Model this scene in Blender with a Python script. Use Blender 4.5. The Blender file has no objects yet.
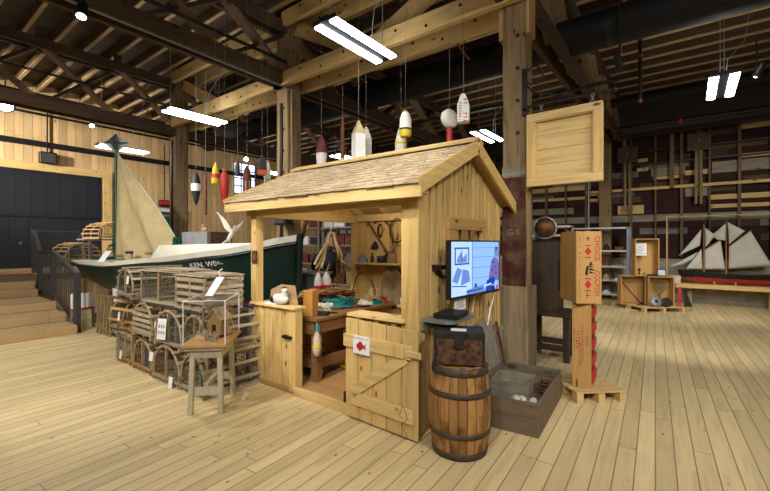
import bpy, math, random
from mathutils import Vector, Matrix
random.seed(11)
RND = random.Random(5)
SC = bpy.context.scene
COL = SC.collection
PI = math.pi
R = math.radians
V = Vector

# ------------------------------------------------------------------ camera
CAM_H = 1.65
YAW = R(37.3)
FPX = 400.0
FW = V((-math.sin(YAW), math.cos(YAW), 0))
RT = V((math.cos(YAW), math.sin(YAW), 0))
cam_data = bpy.data.cameras.new('camera')
cam = bpy.data.objects.new('camera', cam_data)
COL.objects.link(cam)
cam.location = (0, 0, CAM_H)
cam.rotation_euler = (PI / 2, 0, YAW)
cam_data.sensor_width = 36
cam_data.lens = 36 * FPX / 770
cam_data.shift_y = -2.5 / 770
cam_data.clip_start = 0.05
SC.camera = cam


# ------------------------------------------------------------------ mesh builder
class MB:
    def __init__(s):
        s.v = []; s.f = []; s.m = []; s.s = []

    def add(s, vs, fs, mi=0, smooth=False):
        o = len(s.v)
        s.v += [tuple(v) for v in vs]
        for f in fs:
            s.f.append([i + o for i in f]); s.m.append(mi); s.s.append(smooth)
        return s

    def boxm(s, M, size, mi=0):
        a, b, c = size[0] / 2, size[1] / 2, size[2] / 2
        vs = [M @ V(p) for p in ((-a, -b, -c), (a, -b, -c), (a, b, -c), (-a, b, -c),
                                 (-a, -b, c), (a, -b, c), (a, b, c), (-a, b, c))]
        return s.add(vs, [(0, 3, 2, 1), (4, 5, 6, 7), (0, 1, 5, 4), (1, 2, 6, 5), (2, 3, 7, 6), (3, 0, 4, 7)], mi)

    def box(s, c, size, rz=0, rx=0, ry=0, mi=0):
        M = Matrix.Translation(c) @ Matrix.Rotation(rz, 4, 'Z') @ Matrix.Rotation(ry, 4, 'Y') @ Matrix.Rotation(rx, 4, 'X')
        return s.boxm(M, size, mi)

    def bb(s, x0, x1, y0, y1, z0, z1, mi=0):
        return s.box(((x0 + x1) / 2, (y0 + y1) / 2, (z0 + z1) / 2), (abs(x1 - x0), abs(y1 - y0), abs(z1 - z0)), mi=mi)

    def bar(s, p, q, w, h, up=(0, 0, 1), mi=0):
        p = V(p); q = V(q); d = q - p; L = d.length; d.normalize()
        up = V(up)
        sd = d.cross(up)
        if sd.length < 1e-4: sd = d.cross(V((1, 0, 0)))
        sd.normalize(); u = sd.cross(d)
        M = Matrix(((d.x, sd.x, u.x, (p.x + q.x) / 2), (d.y, sd.y, u.y, (p.y + q.y) / 2), (d.z, sd.z, u.z, (p.z + q.z) / 2), (0, 0, 0, 1)))
        return s.boxm(M, (L, w, h), mi)

    def tube(s, pts, r, n=8, closed=False, mi=0, caps=True):
        pts = [V(p) for p in pts]; N = len(pts)
        rs = r if isinstance(r, (list, tuple)) else [r] * N
        vs = []; fs = []; prev = None
        for i, p in enumerate(pts):
            if closed: t = pts[(i + 1) % N] - pts[i - 1]
            else: t = pts[min(i + 1, N - 1)] - pts[max(i - 1, 0)]
            t.normalize()
            if prev is None:
                a = V((0, 0, 1)) if abs(t.z) < .9 else V((1, 0, 0))
                u = t.cross(a).normalized()
            else:
                u = prev - t * prev.dot(t)
                u = u.normalized() if u.length > 1e-5 else t.orthogonal().normalized()
            prev = u; w = t.cross(u)
            for k in range(n):
                an = 2 * PI * k / n
                vs.append(p + (u * math.cos(an) + w * math.sin(an)) * rs[i])
        for i in range(N if closed else N - 1):
            j = (i + 1) % N
            for k in range(n):
                k2 = (k + 1) % n
                fs.append((i * n + k, i * n + k2, j * n + k2, j * n + k))
        s.add(vs, fs, mi, n > 5)
        if caps and not closed:
            s.add(vs[:n], [tuple(reversed(range(n)))], mi); s.add(vs[-n:], [tuple(range(n))], mi)
        return s

    def lathe(s, prof, n=24, M=None, mi=0, smooth=True, caps=True):
        M = M or Matrix()
        vs = []; fs = []
        for r, z in prof:
            for k in range(n):
                a = 2 * PI * k / n
                vs.append(M @ V((r * math.cos(a), r * math.sin(a), z)))
        for i in range(len(prof) - 1):
            for k in range(n):
                k2 = (k + 1) % n
                fs.append((i * n + k, i * n + k2, (i + 1) * n + k2, (i + 1) * n + k))
        s.add(vs, fs, mi, smooth)
        if caps:
            if prof[0][0] > 1e-4: s.add(vs[:n], [tuple(reversed(range(n)))], mi)
            if prof[-1][0] > 1e-4: s.add(vs[-n:], [tuple(range(n))], mi)
        return s

    def prism(s, poly, t, M=None, mi=0):
        M = M or Matrix(); n = len(poly)
        vs = [M @ V((p[0], p[1], 0)) for p in poly] + [M @ V((p[0], p[1], t)) for p in poly]
        fs = [tuple(reversed(range(n))), tuple(range(n, 2 * n))] + [(i, (i + 1) % n, n + (i + 1) % n, n + i) for i in range(n)]
        return s.add(vs, fs, mi)

    def ball(s, c, rad, nu=16, nv=10, mi=0, M=None):
        rad = (rad,) * 3 if not isinstance(rad, (tuple, list)) else rad
        M = Matrix.Translation(c) @ (M or Matrix())
        prof = []
        vs = []; fs = []
        for j in range(nv + 1):
            t = PI * j / nv
            for k in range(nu):
                a = 2 * PI * k / nu
                vs.append(M @ V((rad[0] * math.sin(t) * math.cos(a), rad[1] * math.sin(t) * math.sin(a), -rad[2] * math.cos(t))))
        for j in range(nv):
            for k in range(nu):
                k2 = (k + 1) % nu
                fs.append((j * nu + k, j * nu + k2, (j + 1) * nu + k2, (j + 1) * nu + k))
        return s.add(vs, fs, mi, True)

    def grid(s, fn, nu, nv, mi=0, smooth=True, double=0):
        vs = [fn(i / nu, j / nv) for j in range(nv + 1) for i in range(nu + 1)]
        fs = [(j * (nu + 1) + i, j * (nu + 1) + i + 1, (j + 1) * (nu + 1) + i + 1, (j + 1) * (nu + 1) + i) for j in range(nv) for i in range(nu)]
        return s.add(vs, fs, mi, smooth)

    def build(s, name, mats, parent=None, bevel=0, loc=None, rz=None, solid=0):
        me = bpy.data.meshes.new(name)
        me.from_pydata(s.v, [], s.f)
        mats = mats if isinstance(mats, (list, tuple)) else [mats]
        for m in mats: me.materials.append(m)
        me.polygons.foreach_set('material_index', s.m)
        me.polygons.foreach_set('use_smooth', s.s)
        me.update()
        o = bpy.data.objects.new(name, me)
        COL.objects.link(o)
        if parent: o.parent = parent
        if loc: o.location = loc
        if rz is not None: o.rotation_euler.z = rz
        if solid:
            md = o.modifiers.new('solid', 'SOLIDIFY'); md.thickness = solid; md.offset = 0
        if bevel:
            md = o.modifiers.new('bevel', 'BEVEL'); md.width = bevel; md.segments = 1; md.limit_method = 'ANGLE'
        return o


def tag(o, label, cat, group=None, kind=None):
    o['label'] = label; o['category'] = cat
    if group: o['group'] = group
    if kind: o['kind'] = kind
    return o


def thing(name, label, cat, loc=(0, 0, 0), rz=0, group=None):
    o = bpy.data.objects.new(name, None)
    o.empty_display_size = .05
    COL.objects.link(o)
    o.location = loc; o.rotation_euler = (0, 0, rz)
    return tag(o, label, cat, group)


def struct(o):
    o['kind'] = 'structure'
    return o


def dup(o, parent=None, loc=None, rz=None, label=None, group=None):
    c = o.copy(); COL.objects.link(c)
    if parent: c.parent = parent
    for ch in list(o.children): dup(ch, c)
    if loc is not None: c.location = loc
    if rz is not None: c.rotation_euler.z = rz
    if label: c['label'] = label
    if group: c['group'] = group
    return c


def text(s, size, mat, parent, M, name='lettering', ex=.0008, align='CENTER', sx=1.0):
    cu = bpy.data.curves.new(name, 'FONT')
    cu.body = s; cu.size = size; cu.extrude = ex; cu.align_x = align; cu.align_y = 'CENTER'
    t = bpy.data.objects.new(name, cu); COL.objects.link(t)
    dg = bpy.context.evaluated_depsgraph_get()
    me = bpy.data.meshes.new_from_object(t.evaluated_get(dg))
    bpy.data.objects.remove(t)
    me.transform(M @ Matrix.Diagonal((sx, 1, 1, 1)))
    me.materials.clear(); me.materials.append(mat)
    o = bpy.data.objects.new(name, me); COL.objects.link(o)
    o.parent = parent
    return o


def marks(n, size, mat, parent, M, name='worn_print', length=None):
    """a line of worn print too small to read: short upright strokes of uneven width"""
    rr = random.Random(n * 7 + int(size * 1000)); m = MB(); x = -n * size * .36
    for i in range(n):
        w = rr.uniform(.3, .55) * size
        if rr.random() > .14:
            m.boxm(M @ Matrix.Translation((x + w / 2, 0, .0004)), (w * .35, size * .7, .0012))
            m.boxm(M @ Matrix.Translation((x + w / 2, rr.choice((-.28, 0, .28)) * size, .0004)), (w, size * .16, .0012))
        x += size * .72
    return m.build(name, mat, parent)


def frame_m(o, x, y):
    """matrix with local X along x, local Y along y, origin o"""
    x = V(x).normalized(); y = V(y).normalized(); z = x.cross(y)
    return Matrix(((x.x, y.x, z.x, o[0]), (x.y, y.y, z.y, o[1]), (x.z, y.z, z.z, o[2]), (0, 0, 0, 1)))


# ------------------------------------------------------------------ materials
def lin(c):
    if isinstance(c, str):
        c = [int(c[i:i + 2], 16) / 255 for i in (0, 2, 4)]
    return tuple((x / 12.92 if x < .04045 else ((x + .055) / 1.055) ** 2.4) for x in c) + (1,)


class NT:
    def __init__(s, name):
        s.mat = bpy.data.materials.new(name); s.mat.use_nodes = True
        s.t = s.mat.node_tree; s.b = s.t.nodes['Principled BSDF']; s.out = s.t.nodes['Material Output']

    def n(s, typ, **kw):
        nd = s.t.nodes.new(typ)
        for k, v in kw.items():
            if k.startswith('i_'):
                nd.inputs[k[2:].replace('_', ' ')].default_value = v
            else: setattr(nd, k, v)
        return nd

    def l(s, a, b): s.t.links.new(a, b)

    def math(s, op, a, b=None):
        nd = s.n('ShaderNodeMath', operation=op)
        for i, x in enumerate((a, b)):
            if x is None: continue
            if isinstance(x, (int, float)): nd.inputs[i].default_value = x
            else: s.l(x, nd.inputs[i])
        return nd.outputs[0]

    def mix(s, f, a, b, mode='MIX'):
        nd = s.n('ShaderNodeMix', data_type='RGBA', blend_type=mode)
        for i, x in ((0, f), (6, a), (7, b)):
            if isinstance(x, (int, float, tuple)): nd.inputs[i].default_value = x
            else: s.l(x, nd.inputs[i])
        return nd.outputs[2]

    def ramp(s, f, stops, const=False):
        nd = s.n('ShaderNodeValToRGB'); cr = nd.color_ramp
        if const: cr.interpolation = 'CONSTANT'
        while len(cr.elements) < len(stops): cr.elements.new(.5)
        for e, (p, c) in zip(cr.elements, stops): e.position = p; e.color = c
        s.l(f, nd.inputs[0])
        return nd.outputs[0]


def plain(name, col, rough=.6, metal=0, emit=0, noise=0, nscale=8, spec=.5):
    t = NT(name); c = lin(col)
    t.b.inputs['Roughness'].default_value = rough
    t.b.inputs['Metallic'].default_value = metal
    t.b.inputs['Specular IOR Level'].default_value = spec
    tc = t.n('ShaderNodeTexCoord')
    nz = t.n('ShaderNodeTexNoise', i_Scale=nscale, i_Detail=3.0)
    t.l(tc.outputs['Object'], nz.inputs['Vector'])
    k = noise or .06
    d = tuple(x * (1 - k * 1.6) for x in c[:3]) + (1,); u = tuple(min(1, x * (1 + k)) for x in c[:3]) + (1,)
    t.l(t.ramp(nz.outputs[0], [(.3, d), (.7, u)]), t.b.inputs['Base Color'])
    if emit:
        t.b.inputs['Emission Color'].default_value = c
        t.b.inputs['Emission Strength'].default_value = emit
    return t.mat


def wood(name, col, axis='z', dark=.62, var=.25, knots=1, rough=.6, kcol='5a3a1c', grain=9, spec=.35, wear=None):
    """board wood: grain along `axis` in object space, tone changes from board to board"""
    t = NT(name); c = lin(col)
    tc = t.n('ShaderNodeTexCoord'); geo = t.n('ShaderNodeNewGeometry')
    rnd = geo.outputs['Random Per Island']
    off = t.n('ShaderNodeCombineXYZ')
    r1 = t.math('MULTIPLY', rnd, 37.0); r2 = t.math('MULTIPLY', rnd, 91.0); r3 = t.math('MULTIPLY', rnd, 53.0)
    for i, x in enumerate((r1, r2, r3)): t.l(x, off.inputs[i])
    add = t.n('ShaderNodeVectorMath', operation='ADD')
    t.l(tc.outputs['Object'], add.inputs[0]); t.l(off.outputs[0], add.inputs[1])
    sc = {'x': (.08, 1, 1), 'y': (1, .08, 1), 'z': (1, 1, .08)}[axis]
    mp = t.n('ShaderNodeVectorMath', operation='MULTIPLY'); t.l(add.outputs[0], mp.inputs[0])
    mp.inputs[1].default_value = tuple(x * grain for x in sc)
    nz = t.n('ShaderNodeTexNoise', i_Scale=2.2, i_Detail=4.0, i_Roughness=.6, i_Distortion=.6)
    t.l(mp.outputs[0], nz.inputs['Vector'])
    d = tuple(x * dark for x in c[:3]) + (1,); u = tuple(min(1, x * 1.12) for x in c[:3]) + (1,)
    colr = t.ramp(nz.outputs[0], [(.28, d), (.5, c), (.75, u)])
    if knots:
        mk = t.n('ShaderNodeVectorMath', operation='MULTIPLY'); t.l(add.outputs[0], mk.inputs[0])
        ks = {'x': (.45, 1, 1), 'y': (1, .45, 1), 'z': (1, 1, .45)}[axis]
        mk.inputs[1].default_value = tuple(x * 5.5 * knots for x in ks)
        vo = t.n('ShaderNodeTexVoronoi', i_Scale=1.0); t.l(mk.outputs[0], vo.inputs['Vector'])
        kf = t.ramp(vo.outputs['Distance'], [(.05, (1, 1, 1, 1)), (.13, (0, 0, 0, 1))])
        colr = t.mix(kf, colr, lin(kcol))
    if wear:
        nw = t.n('ShaderNodeTexNoise', i_Scale=5.0, i_Detail=5.0); t.l(add.outputs[0], nw.inputs['Vector'])
        colr = t.mix(t.ramp(nw.outputs[0], [(.45, (0, 0, 0, 1)), (.62, (1, 1, 1, 1))]), colr, lin(wear))
    v = t.math('ADD', t.math('MULTIPLY', rnd, var * 1.3), 1 - var * .75)
    hs = t.n('ShaderNodeHueSaturation'); t.l(v, hs.inputs['Value']); t.l(colr, hs.inputs['Color'])
    t.l(hs.outputs[0], t.b.inputs['Base Color'])
    t.b.inputs['Roughness'].default_value = rough
    t.b.inputs['Specular IOR Level'].default_value = spec
    return t.mat


def plank_mat(name, col, w, along='y', across='x', seg=3.0, var=.2, rough=.45, seam=.035, kcol='6b4a22', dark=.7, seamcol=.35, knots=3.2, stops=None, spec=.4, rot=0):
    """boards laid side by side: index across / w, butt joints every seg along"""
    t = NT(name); c = lin(col)
    tc = t.n('ShaderNodeTexCoord'); sp = t.n('ShaderNodeSeparateXYZ')
    vr = t.n('ShaderNodeVectorRotate', rotation_type='Z_AXIS'); vr.inputs['Angle'].default_value = rot
    t.l(tc.outputs['Object'], vr.inputs['Vector']); t.l(vr.outputs[0], sp.inputs[0])
    ax = {'x': 0, 'y': 1, 'z': 2}
    A = sp.outputs[ax[across]]; L = sp.outputs[ax[along]]
    a = t.math('DIVIDE', A, w); idx = t.math('FLOOR', a); fr = t.math('FRACT', a)
    wn = t.n('ShaderNodeTexWhiteNoise', noise_dimensions='1D'); t.l(idx, wn.inputs['W'])
    la = t.math('ADD', t.math('DIVIDE', L, seg), t.math('MULTIPLY', wn.outputs['Value'], 7.3))
    li = t.math('FLOOR', la); lf = t.math('FRACT', la)
    wn2 = t.n('ShaderNodeTexWhiteNoise', noise_dimensions='2D')
    cb = t.n('ShaderNodeCombineXYZ'); t.l(idx, cb.inputs[0]); t.l(li, cb.inputs[1]); t.l(cb.outputs[0], wn2.inputs['Vector'])
    rnd = wn2.outputs['Value']
    cb2 = t.n('ShaderNodeCombineXYZ')
    t.l(t.math('ADD', A, t.math('MULTIPLY', rnd, 40.0)), cb2.inputs[0]); t.l(t.math('MULTIPLY', L, .09), cb2.inputs[1]); t.l(rnd, cb2.inputs[2])
    nz = t.n('ShaderNodeTexNoise', i_Scale=16.0, i_Detail=4.0, i_Roughness=.6, i_Distortion=.4); t.l(cb2.outputs[0], nz.inputs['Vector'])
    d = tuple(x * dark for x in c[:3]) + (1,); u = tuple(min(1, x * 1.1) for x in c[:3]) + (1,)
    colr = t.ramp(nz.outputs[0], [(.25, d), (.5, c), (.8, u)])
    if stops:
        colr = t.mix(1.0, t.ramp(rnd, stops, True), t.ramp(nz.outputs[0], [(.25, (.5, .5, .5, 1)), (.7, (1, 1, 1, 1))]), 'MULTIPLY')
    if knots:
        cb3 = t.n('ShaderNodeCombineXYZ')
        t.l(t.math('MULTIPLY', A, knots * 1.6), cb3.inputs[0]); t.l(t.math('MULTIPLY', L, knots * .8), cb3.inputs[1]); t.l(t.math('MULTIPLY', rnd, 9.0), cb3.inputs[2])
        vo = t.n('ShaderNodeTexVoronoi', i_Scale=1.0); t.l(cb3.outputs[0], vo.inputs['Vector'])
        colr = t.mix(t.ramp(vo.outputs['Distance'], [(.035, (1, 1, 1, 1)), (.1, (0, 0, 0, 1))]), colr, lin(kcol))
    v = t.math('ADD', t.math('MULTIPLY', rnd, var * 1.4), 1 - var * .7)
    hs = t.n('ShaderNodeHueSaturation'); t.l(v, hs.inputs['Value']); t.l(colr, hs.inputs['Color'])
    s1 = t.math('LESS_THAN', fr, seam); s2 = t.math('LESS_THAN', lf, .0022 * 3 / seg)
    sm = t.math('MAXIMUM', s1, s2)
    t.l(t.mix(sm, hs.outputs[0], tuple(x * seamcol for x in c[:3]) + (1,)), t.b.inputs['Base Color'])
    t.b.inputs['Roughness'].default_value = rough
    t.b.inputs['Specular IOR Level'].default_value = spec
    bp = t.n('ShaderNodeBump', i_Strength=.35, i_Distance=.004)
    t.l(t.math('SUBTRACT', 1.0, sm), bp.inputs['Height']); t.l(bp.outputs[0], t.b.inputs['Normal'])
    return t.mat


def glass(name, tint='f4fbff', k=.06, gl=.25):
    t = NT(name)
    tr = t.n('ShaderNodeBsdfTransparent'); tr.inputs[0].default_value = (.985, .99, .99, 1)
    gs = t.n('ShaderNodeBsdfGlossy'); gs.inputs['Roughness'].default_value = .03
    lw = t.n('ShaderNodeLayerWeight', i_Blend=.5)
    f = t.math('ADD', t.math('MULTIPLY', t.math('POWER', lw.outputs['Facing'], 4.0), gl), k * .5)
    mx = t.n('ShaderNodeMixShader'); t.l(f, mx.inputs[0]); t.l(tr.outputs[0], mx.inputs[1]); t.l(gs.outputs[0], mx.inputs[2])
    t.l(mx.outputs[0], t.out.inputs['Surface'])
    return t.mat


def emis(name, col, st):
    t = NT(name)
    e = t.n('ShaderNodeEmission'); e.inputs[0].default_value = lin(col); e.inputs[1].default_value = st
    t.l(e.outputs[0], t.out.inputs['Surface'])
    return t.mat


M = dict(
    floor=plank_mat('floor_pine', 'd4bd8b', .125, 'y', 'x', 2.6, .2, .42, .064, dark=.76, seamcol=.36, knots=5.0, kcol='54401f', rot=R(-3.3)),
    wall_pine=plank_mat('wall_pine', 'c8a775', .2, 'z', 'y', 4.0, .22, .6, .05, dark=.72, knots=2.2),
    stage=plank_mat('stage_pine', 'ab8f66', .3, 'y', 'x', 2.4, .22, .5, .02, dark=.75),
    back=plank_mat('old_red_wall', '4a1f18', .19, 'x', 'z', 1.15, .35, .85, .05, knots=0, seamcol=.2,
                   stops=[(0, lin('42201b')), (.3, lin('3a1a16')), (.52, lin('2c1512')), (.72, lin('4d3a2c')), (.84, lin('77706a')), (.93, lin('5a4630'))]),
    deck=plank_mat('roof_deck', '4a3826', .22, 'y', 'x', 3.0, .3, .8, .05, dark=.6, knots=2),
    pine_z=wood('pine_upright', 'c9a869', 'z', .66, .2, 1.15),
    pine_x=wood('pine_along', 'ceb075', 'x', .7, .16),
    pine_y=wood('pine_deep', 'c9a869', 'y', .7, .18),
    door_z=wood('door_pine', 'ceae70', 'z', .72, .14, 1.15),
    old_z=wood('weathered_post', '87714f', 'z', .35, .2, 1.3, .8, '2c2015'),
    stud=wood('old_stud', '6e5a3c', 'z', .45, .3, .8, .85, '20160d'),
    old_x=wood('weathered_bar', '73603f', 'x', .5, .25, .6, .8, '2c2015'),
    truss_y=wood('old_truss_timber', '4d3b29', 'y', .5, .3, .5, .85, '1e150d'),
    pale_x=wood('new_beam', 'c9a86a', 'x', .75, .2, .8),
    pale_z=wood('new_brace', 'b8955f', 'z', .7, .3, .8),
    brace=wood('old_brace', '80664a', 'z', .6, .35, .8, .8),
    rafter=wood('rafter', '5c4831', 'x', .6, .35, .4, .85),  # purlin sides, shade put into the darker colour
    batten=wood('purlin_lit_edge', 'ad9064', 'x', .7, .3, .4, .85),  # pale colour standing in for light on the purlins' lower edge
    grey_old=wood('grey_board', '8a8372', 'x', .6, .3, .8, .85, '3a352b'),
    dark_wood=wood('dark_box_wood', '6b5b47', 'x', .5, .25, .6, .8, '1d1510'),
    casing=wood('casing_wood', '8d7c60', 'z', .55, .25, .5, .85, '2c2319'),
    lath=wood('trap_lath', 'a99a80', 'x', .55, .5, 0, .9),
    lath2=wood('trap_lath_brown', 'b08c58', 'x', .55, .45, 0, .85),
    bow=wood('trap_bow', 'a48c6a', 'x', .6, .3, 0, .85),
    bench=wood('bench_wood', '7f5b39', 'y', .55, .3, .6, .6),
    block=wood('block_wood', 'a9783c', 'z', .7, .2, .6, .55),
    crate_z=wood('crate_wood', 'b68c52', 'z', .75, .2, .5, .55),
    pallet=wood('pallet_wood', 'c7a972', 'x', .75, .25, .6, .7),
    barrel=wood('barrel_stave', 'a87b45', 'z', .38, .45, .5, .6, '2d1c0e', wear='6d4722'),
    shingle=wood('shingle', 'c0ac8c', 'y', .8, .28, 0, .9),
    darkstand=wood('dark_stand', '3a2c21', 'z', .5, .2, 0, .6),
    bluegrey=wood('table_paint', 'b1a98e', 'z', .85, .08, 0, .6),
    iron=plain('iron', '38322c', .55, .6, noise=.3, nscale=20),
    hoop=plain('hoop_iron', '4d4136', .6, .3, noise=.3, nscale=20),
    black=plain('black', '0c0c0e', .5),
    blackdoor=plain('black_door', '10121a', .55, noise=.15, nscale=2),
    charcoal=plain('charcoal_metal', '45423f', .5, .3),
    steel=plain('steel', '8f9298', .4, .7),
    greymetal=plain('grey_metal', '8e9090', .5, .3, noise=.12),
    galv=plain('galvanised', '7f8078', .55, .3, noise=.2, nscale=30),
    white=plain('white', 'ece9e0', .55),
    paper=plain('paper', 'e8e8ea', .7),
    green=plain('hull_green', '0f2a24', .35, noise=.1),
    green2=plain('green_paint', '0d4434', .4),
    hullred=plain('bottom_red', '6d2d1c', .6, noise=.2),
    cream=plain('boat_white', 'e0dcca', .45, noise=.05),
    canvas=plain('canvas', 'c0ad7e', .9, noise=.08, nscale=5),
    cloth=plain('work_cloth', '8a7656', .95, noise=.2, nscale=6),
    sail=plain('model_sail', 'd8d4c8', .9, noise=.05),
    red=plain('red', 'b3241c', .5, noise=.1),
    maroon=plain('maroon', '6a2a2a', .7, noise=.3, nscale=25),
    oldred=wood('old_red', '4a1f1a', 'z', .5, 0, 1.2, .85, '20100c', wear='5d4a36'),
    orange=plain('orange', 'c4562a', .6, noise=.1),
    yellow=plain('yellow', 'd6b81f', .6, noise=.1),
    navy=plain('dark_navy', '23272c', .6, noise=.25, nscale=20),
    rust=plain('rusty_tin', '523420', .6, .1, noise=.8, nscale=28),
    brown=plain('brown', '6b3f24', .7, noise=.3),
    tan=plain('tan_rope', 'a98e5f', .9, noise=.2, nscale=30),
    ropew=plain('white_rope', 'cfc9b6', .9, noise=.15, nscale=30),
    teal=plain('teal_net', '157a78', .9, noise=.3, nscale=40),
    bluetarp=plain('blue', '2f55b8', .5),
    net=plain('net', '5e5b49', .95, noise=.2),
    concrete=plain('concrete', '9a9383', .9, noise=.2, nscale=4),
    plate=plain('plate', '4d3b26', .6, .4, noise=.2),
    ash=plain('bird_white', 'cfccc3', .6),
    card=plain('cardboard', '9b7d58', .8),
    pipe=plain('pipe', '1e1a1a', .5, .3),
    coup=plain('red_coupling', 'a8321f', .5),
    duct=plain('duct', '0e0f10', .7, .2),
    shelfedge=plain('shelf_white', 'c9c8c4', .6),
    glass=glass('glass', gl=.2, k=.05),
    acrylic=glass('acrylic', 'eef5f7', .05, .2),
    tubeglow=emis('tube_glow', 'f4f6ff', 20.0),
    bulb=emis('bulb_glow', 'f4f7ff', 60.0),
    daylight=emis('daylight_pane', 'dfe6ff', 2.2),
    exitred=emis('exit_red', 'ff2a18', .9),
)
# ------------------------------------------------------------------ room shell
X0, X1, Y0, Y1 = -15.0, 8.0, -5.0, 14.1


def roof_z(y): return 6.3 - .02 * y


struct(MB().bb(X0, X1, Y0, Y1, -.1, 0).build('floor', M['floor']))
wl = struct(MB().bb(X0 - .15, X0, Y0, Y1, 0, 8.1).build('wall_left', M['wall_pine']))
wb = struct(MB().bb(X0 - .15, X1 + .15, Y1, Y1 + .15, 0, 6.35).build('wall_back', M['back']))
struct(MB().bb(X1, X1 + .15, Y0, Y1, 0, 8.1).build('wall_right', M['wall_pine']))
struct(MB().bb(X0 - .15, X1 + .15, Y0 - .15, Y0, 0, 8.1).build('wall_front', M['back']))
ceil = MB()
ceil.add([(X0 - .15, Y0 - .15, roof_z(Y0 - .15)), (X1 + .15, Y0 - .15, roof_z(Y0 - .15)), (X1 + .15, Y1 + .15, roof_z(Y1 + .15)), (X0 - .15, Y1 + .15, roof_z(Y1 + .15)),
          (X0 - .15, Y0 - .15, roof_z(Y0) + .12), (X1 + .15, Y0 - .15, roof_z(Y0) + .12), (X1 + .15, Y1 + .15, roof_z(Y1) + .12), (X0 - .15, Y1 + .15, roof_z(Y1) + .12)],
         [(0, 1, 2, 3), (7, 6, 5, 4), (0, 4, 5, 1), (1, 5, 6, 2), (2, 6, 7, 3), (3, 7, 4, 0)])
ceiling = struct(ceil.build('ceiling', M['deck']))
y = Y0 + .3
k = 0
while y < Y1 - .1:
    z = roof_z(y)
    MB().bb(X0, X1, y - .03, y + .03, z - .2, z + .01).bb(X0, X1, y - .035, y + .035, z - .232, z - .2, 1).build('purlin', [M['rafter'], M['batten']], ceiling)  # bottom strip paints the lit lower edge onto each purlin
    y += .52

# back wall: studs, rails and loose boards, all fixed to the wall
for i in range(28):
    x = -13.6 + i * .61
    w = .045 if i % 2 else .065
    MB().bb(x - w / 2, x + w / 2, 13.97, Y1, 1.25, 5.65).build('stud', M['stud'], wb)
for (x0, x1, z0, z1, m) in (
        (-2.6, 4.2, 3.2, 3.28, 'pale_x'), (-2.9, 6.5, 3.93, 3.97, 'pipe'), (-2.9, 6.5, 4.3, 4.33, 'pipe'),
        (-1.75, -1.08, 2.52, 2.78, 'pale_x'), (-9, 6.5, 2.28, 2.48, 'grey_old'), (.4, 3.5, 2.83, 2.96, 'pale_x'), (.42, 4.2, 2.6, 2.7, 'pale_x'),
        (-.85, -.2, 3.5, 3.58, 'pale_x'), (-.1, .45, 3.55, 3.68, 'pale_x'), (-.1, .4, 2.95, 3.3, 'grey_old'), (-.9, -.1, 3.6, 3.82, 'grey_old'), (.48, 4.5, 3.55, 3.85, 'grey_old'),
        (1.08, 4.5, 4.65, 4.8, 'pale_x'), (1.08, 1.7, 3.9, 4.0, 'pale_x'), (-1.25, -.98, 4.05, 4.15, 'pale_x'), (-1.25, -.98, 3.78, 3.88, 'pale_x'),
        (-2.6, -2.3, 2.95, 3.2, 'pale_x'), (-6.5, -2.2, 3.05, 3.14, 'pale_x'), (-4.6, -2.5, 3.35, 3.5, 'pale_x'), (-5.2, -3.0, 2.6, 2.8, 'grey_old'), (-9, -4, 3.7, 3.85, 'pale_x')):
    MB().bb(x0, x1, 13.93 if z0 == 3.2 or m == 'pipe' else 14.05, 13.97 if z0 == 3.2 or m == 'pipe' else 14.1, z0, z1).build('wall_board', M[m], wb)
MB().tube([(-2.53, 13.9, 1.9), (-2.53, 13.9, 3.9)], .03, 8).build('conduit', M['steel'], wb)
for x in (-2.2, -1.55, -.4, .2):
    MB().bb(x - .05, x + .05, 13.9, 13.97, 3.2, 4.9 if x < -1 else 5.3).build('wall_batten', M['stud'], wb)
MB().bb(X0, X1, 13.95, Y1, 0, 1.2).build('concrete_base', M['concrete'], wb)
MB().bb(-2.4, X1, 13.92, 13.96, 1.12, 1.2).build('base_ledge', M['grey_old'], wb)
# heavy posts on the back wall
for x in (-2.05, -6.2, -10.6):
    MB().bb(x - .16, x + .16, 13.75, 13.98, 0, 5.65).build('wall_post', M['old_z'], wb)
# dark wall-top beam
struct(MB().bb(-14.9, 7.9, 13.55, 13.95, 4.75, 5.9).build('trim_1', M['charcoal']))

# left wall fittings
LW = X0
d1 = MB(); d1.bb(LW, LW + .07, -3.2, 4.66, .96, 2.42); d1.bb(LW, LW + .09, -3.2, 4.66, 2.45, 3.72)
yy = -3.0
while yy < 4.6:
    d1.bb(LW + .07, LW + .078, yy, yy + .012, .96, 2.42); yy += .42
yy = -3.0
while yy < 4.6:
    d1.bb(LW + .09, LW + .098, yy, yy + .012, 2.45, 3.72); yy += .33
door1 = struct(d1.build('door_1', M['blackdoor']))
MB().bb(LW + .07, LW + .1, -3.2, 4.66, 2.4, 2.46).build('meeting_rail', M['black'], door1)
for y in (1.5, 2.7, 3.7):
    MB().bb(LW + .07, LW + .11, y, y + .05, 1.62, 1.68).build('door_bolt', M['steel'], door1)
struct(MB().bb(LW, LW + .12, -3.4, 4.95, 3.73, 3.95).build('trim_2', M['pine_y']))
struct(MB().bb(LW, LW + .12, 4.7, 4.95, .95, 3.73).build('trim_3', M['pine_z']))
struct(MB().bb(LW, LW + .05, Y0, Y1, 4.44, 4.6).build('trim_4', M['pipe']))
struct(MB().bb(LW, LW + .04, Y0, Y1, 5.35, 5.41).build('trim_5', M['pipe']))
door2 = struct(MB().bb(LW, LW + .06, 6.25, 7.12, .95, 2.76).build('door_2', M['green2']))
MB().bb(LW + .06, LW + .09, 6.3, 7.05, 2.6, 2.66).build('door_closer', M['steel'], door2)
MB().bb(LW + .06, LW + .1, 6.35, 7.0, 1.9, 1.96).build('push_bar', M['steel'], door2)
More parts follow.
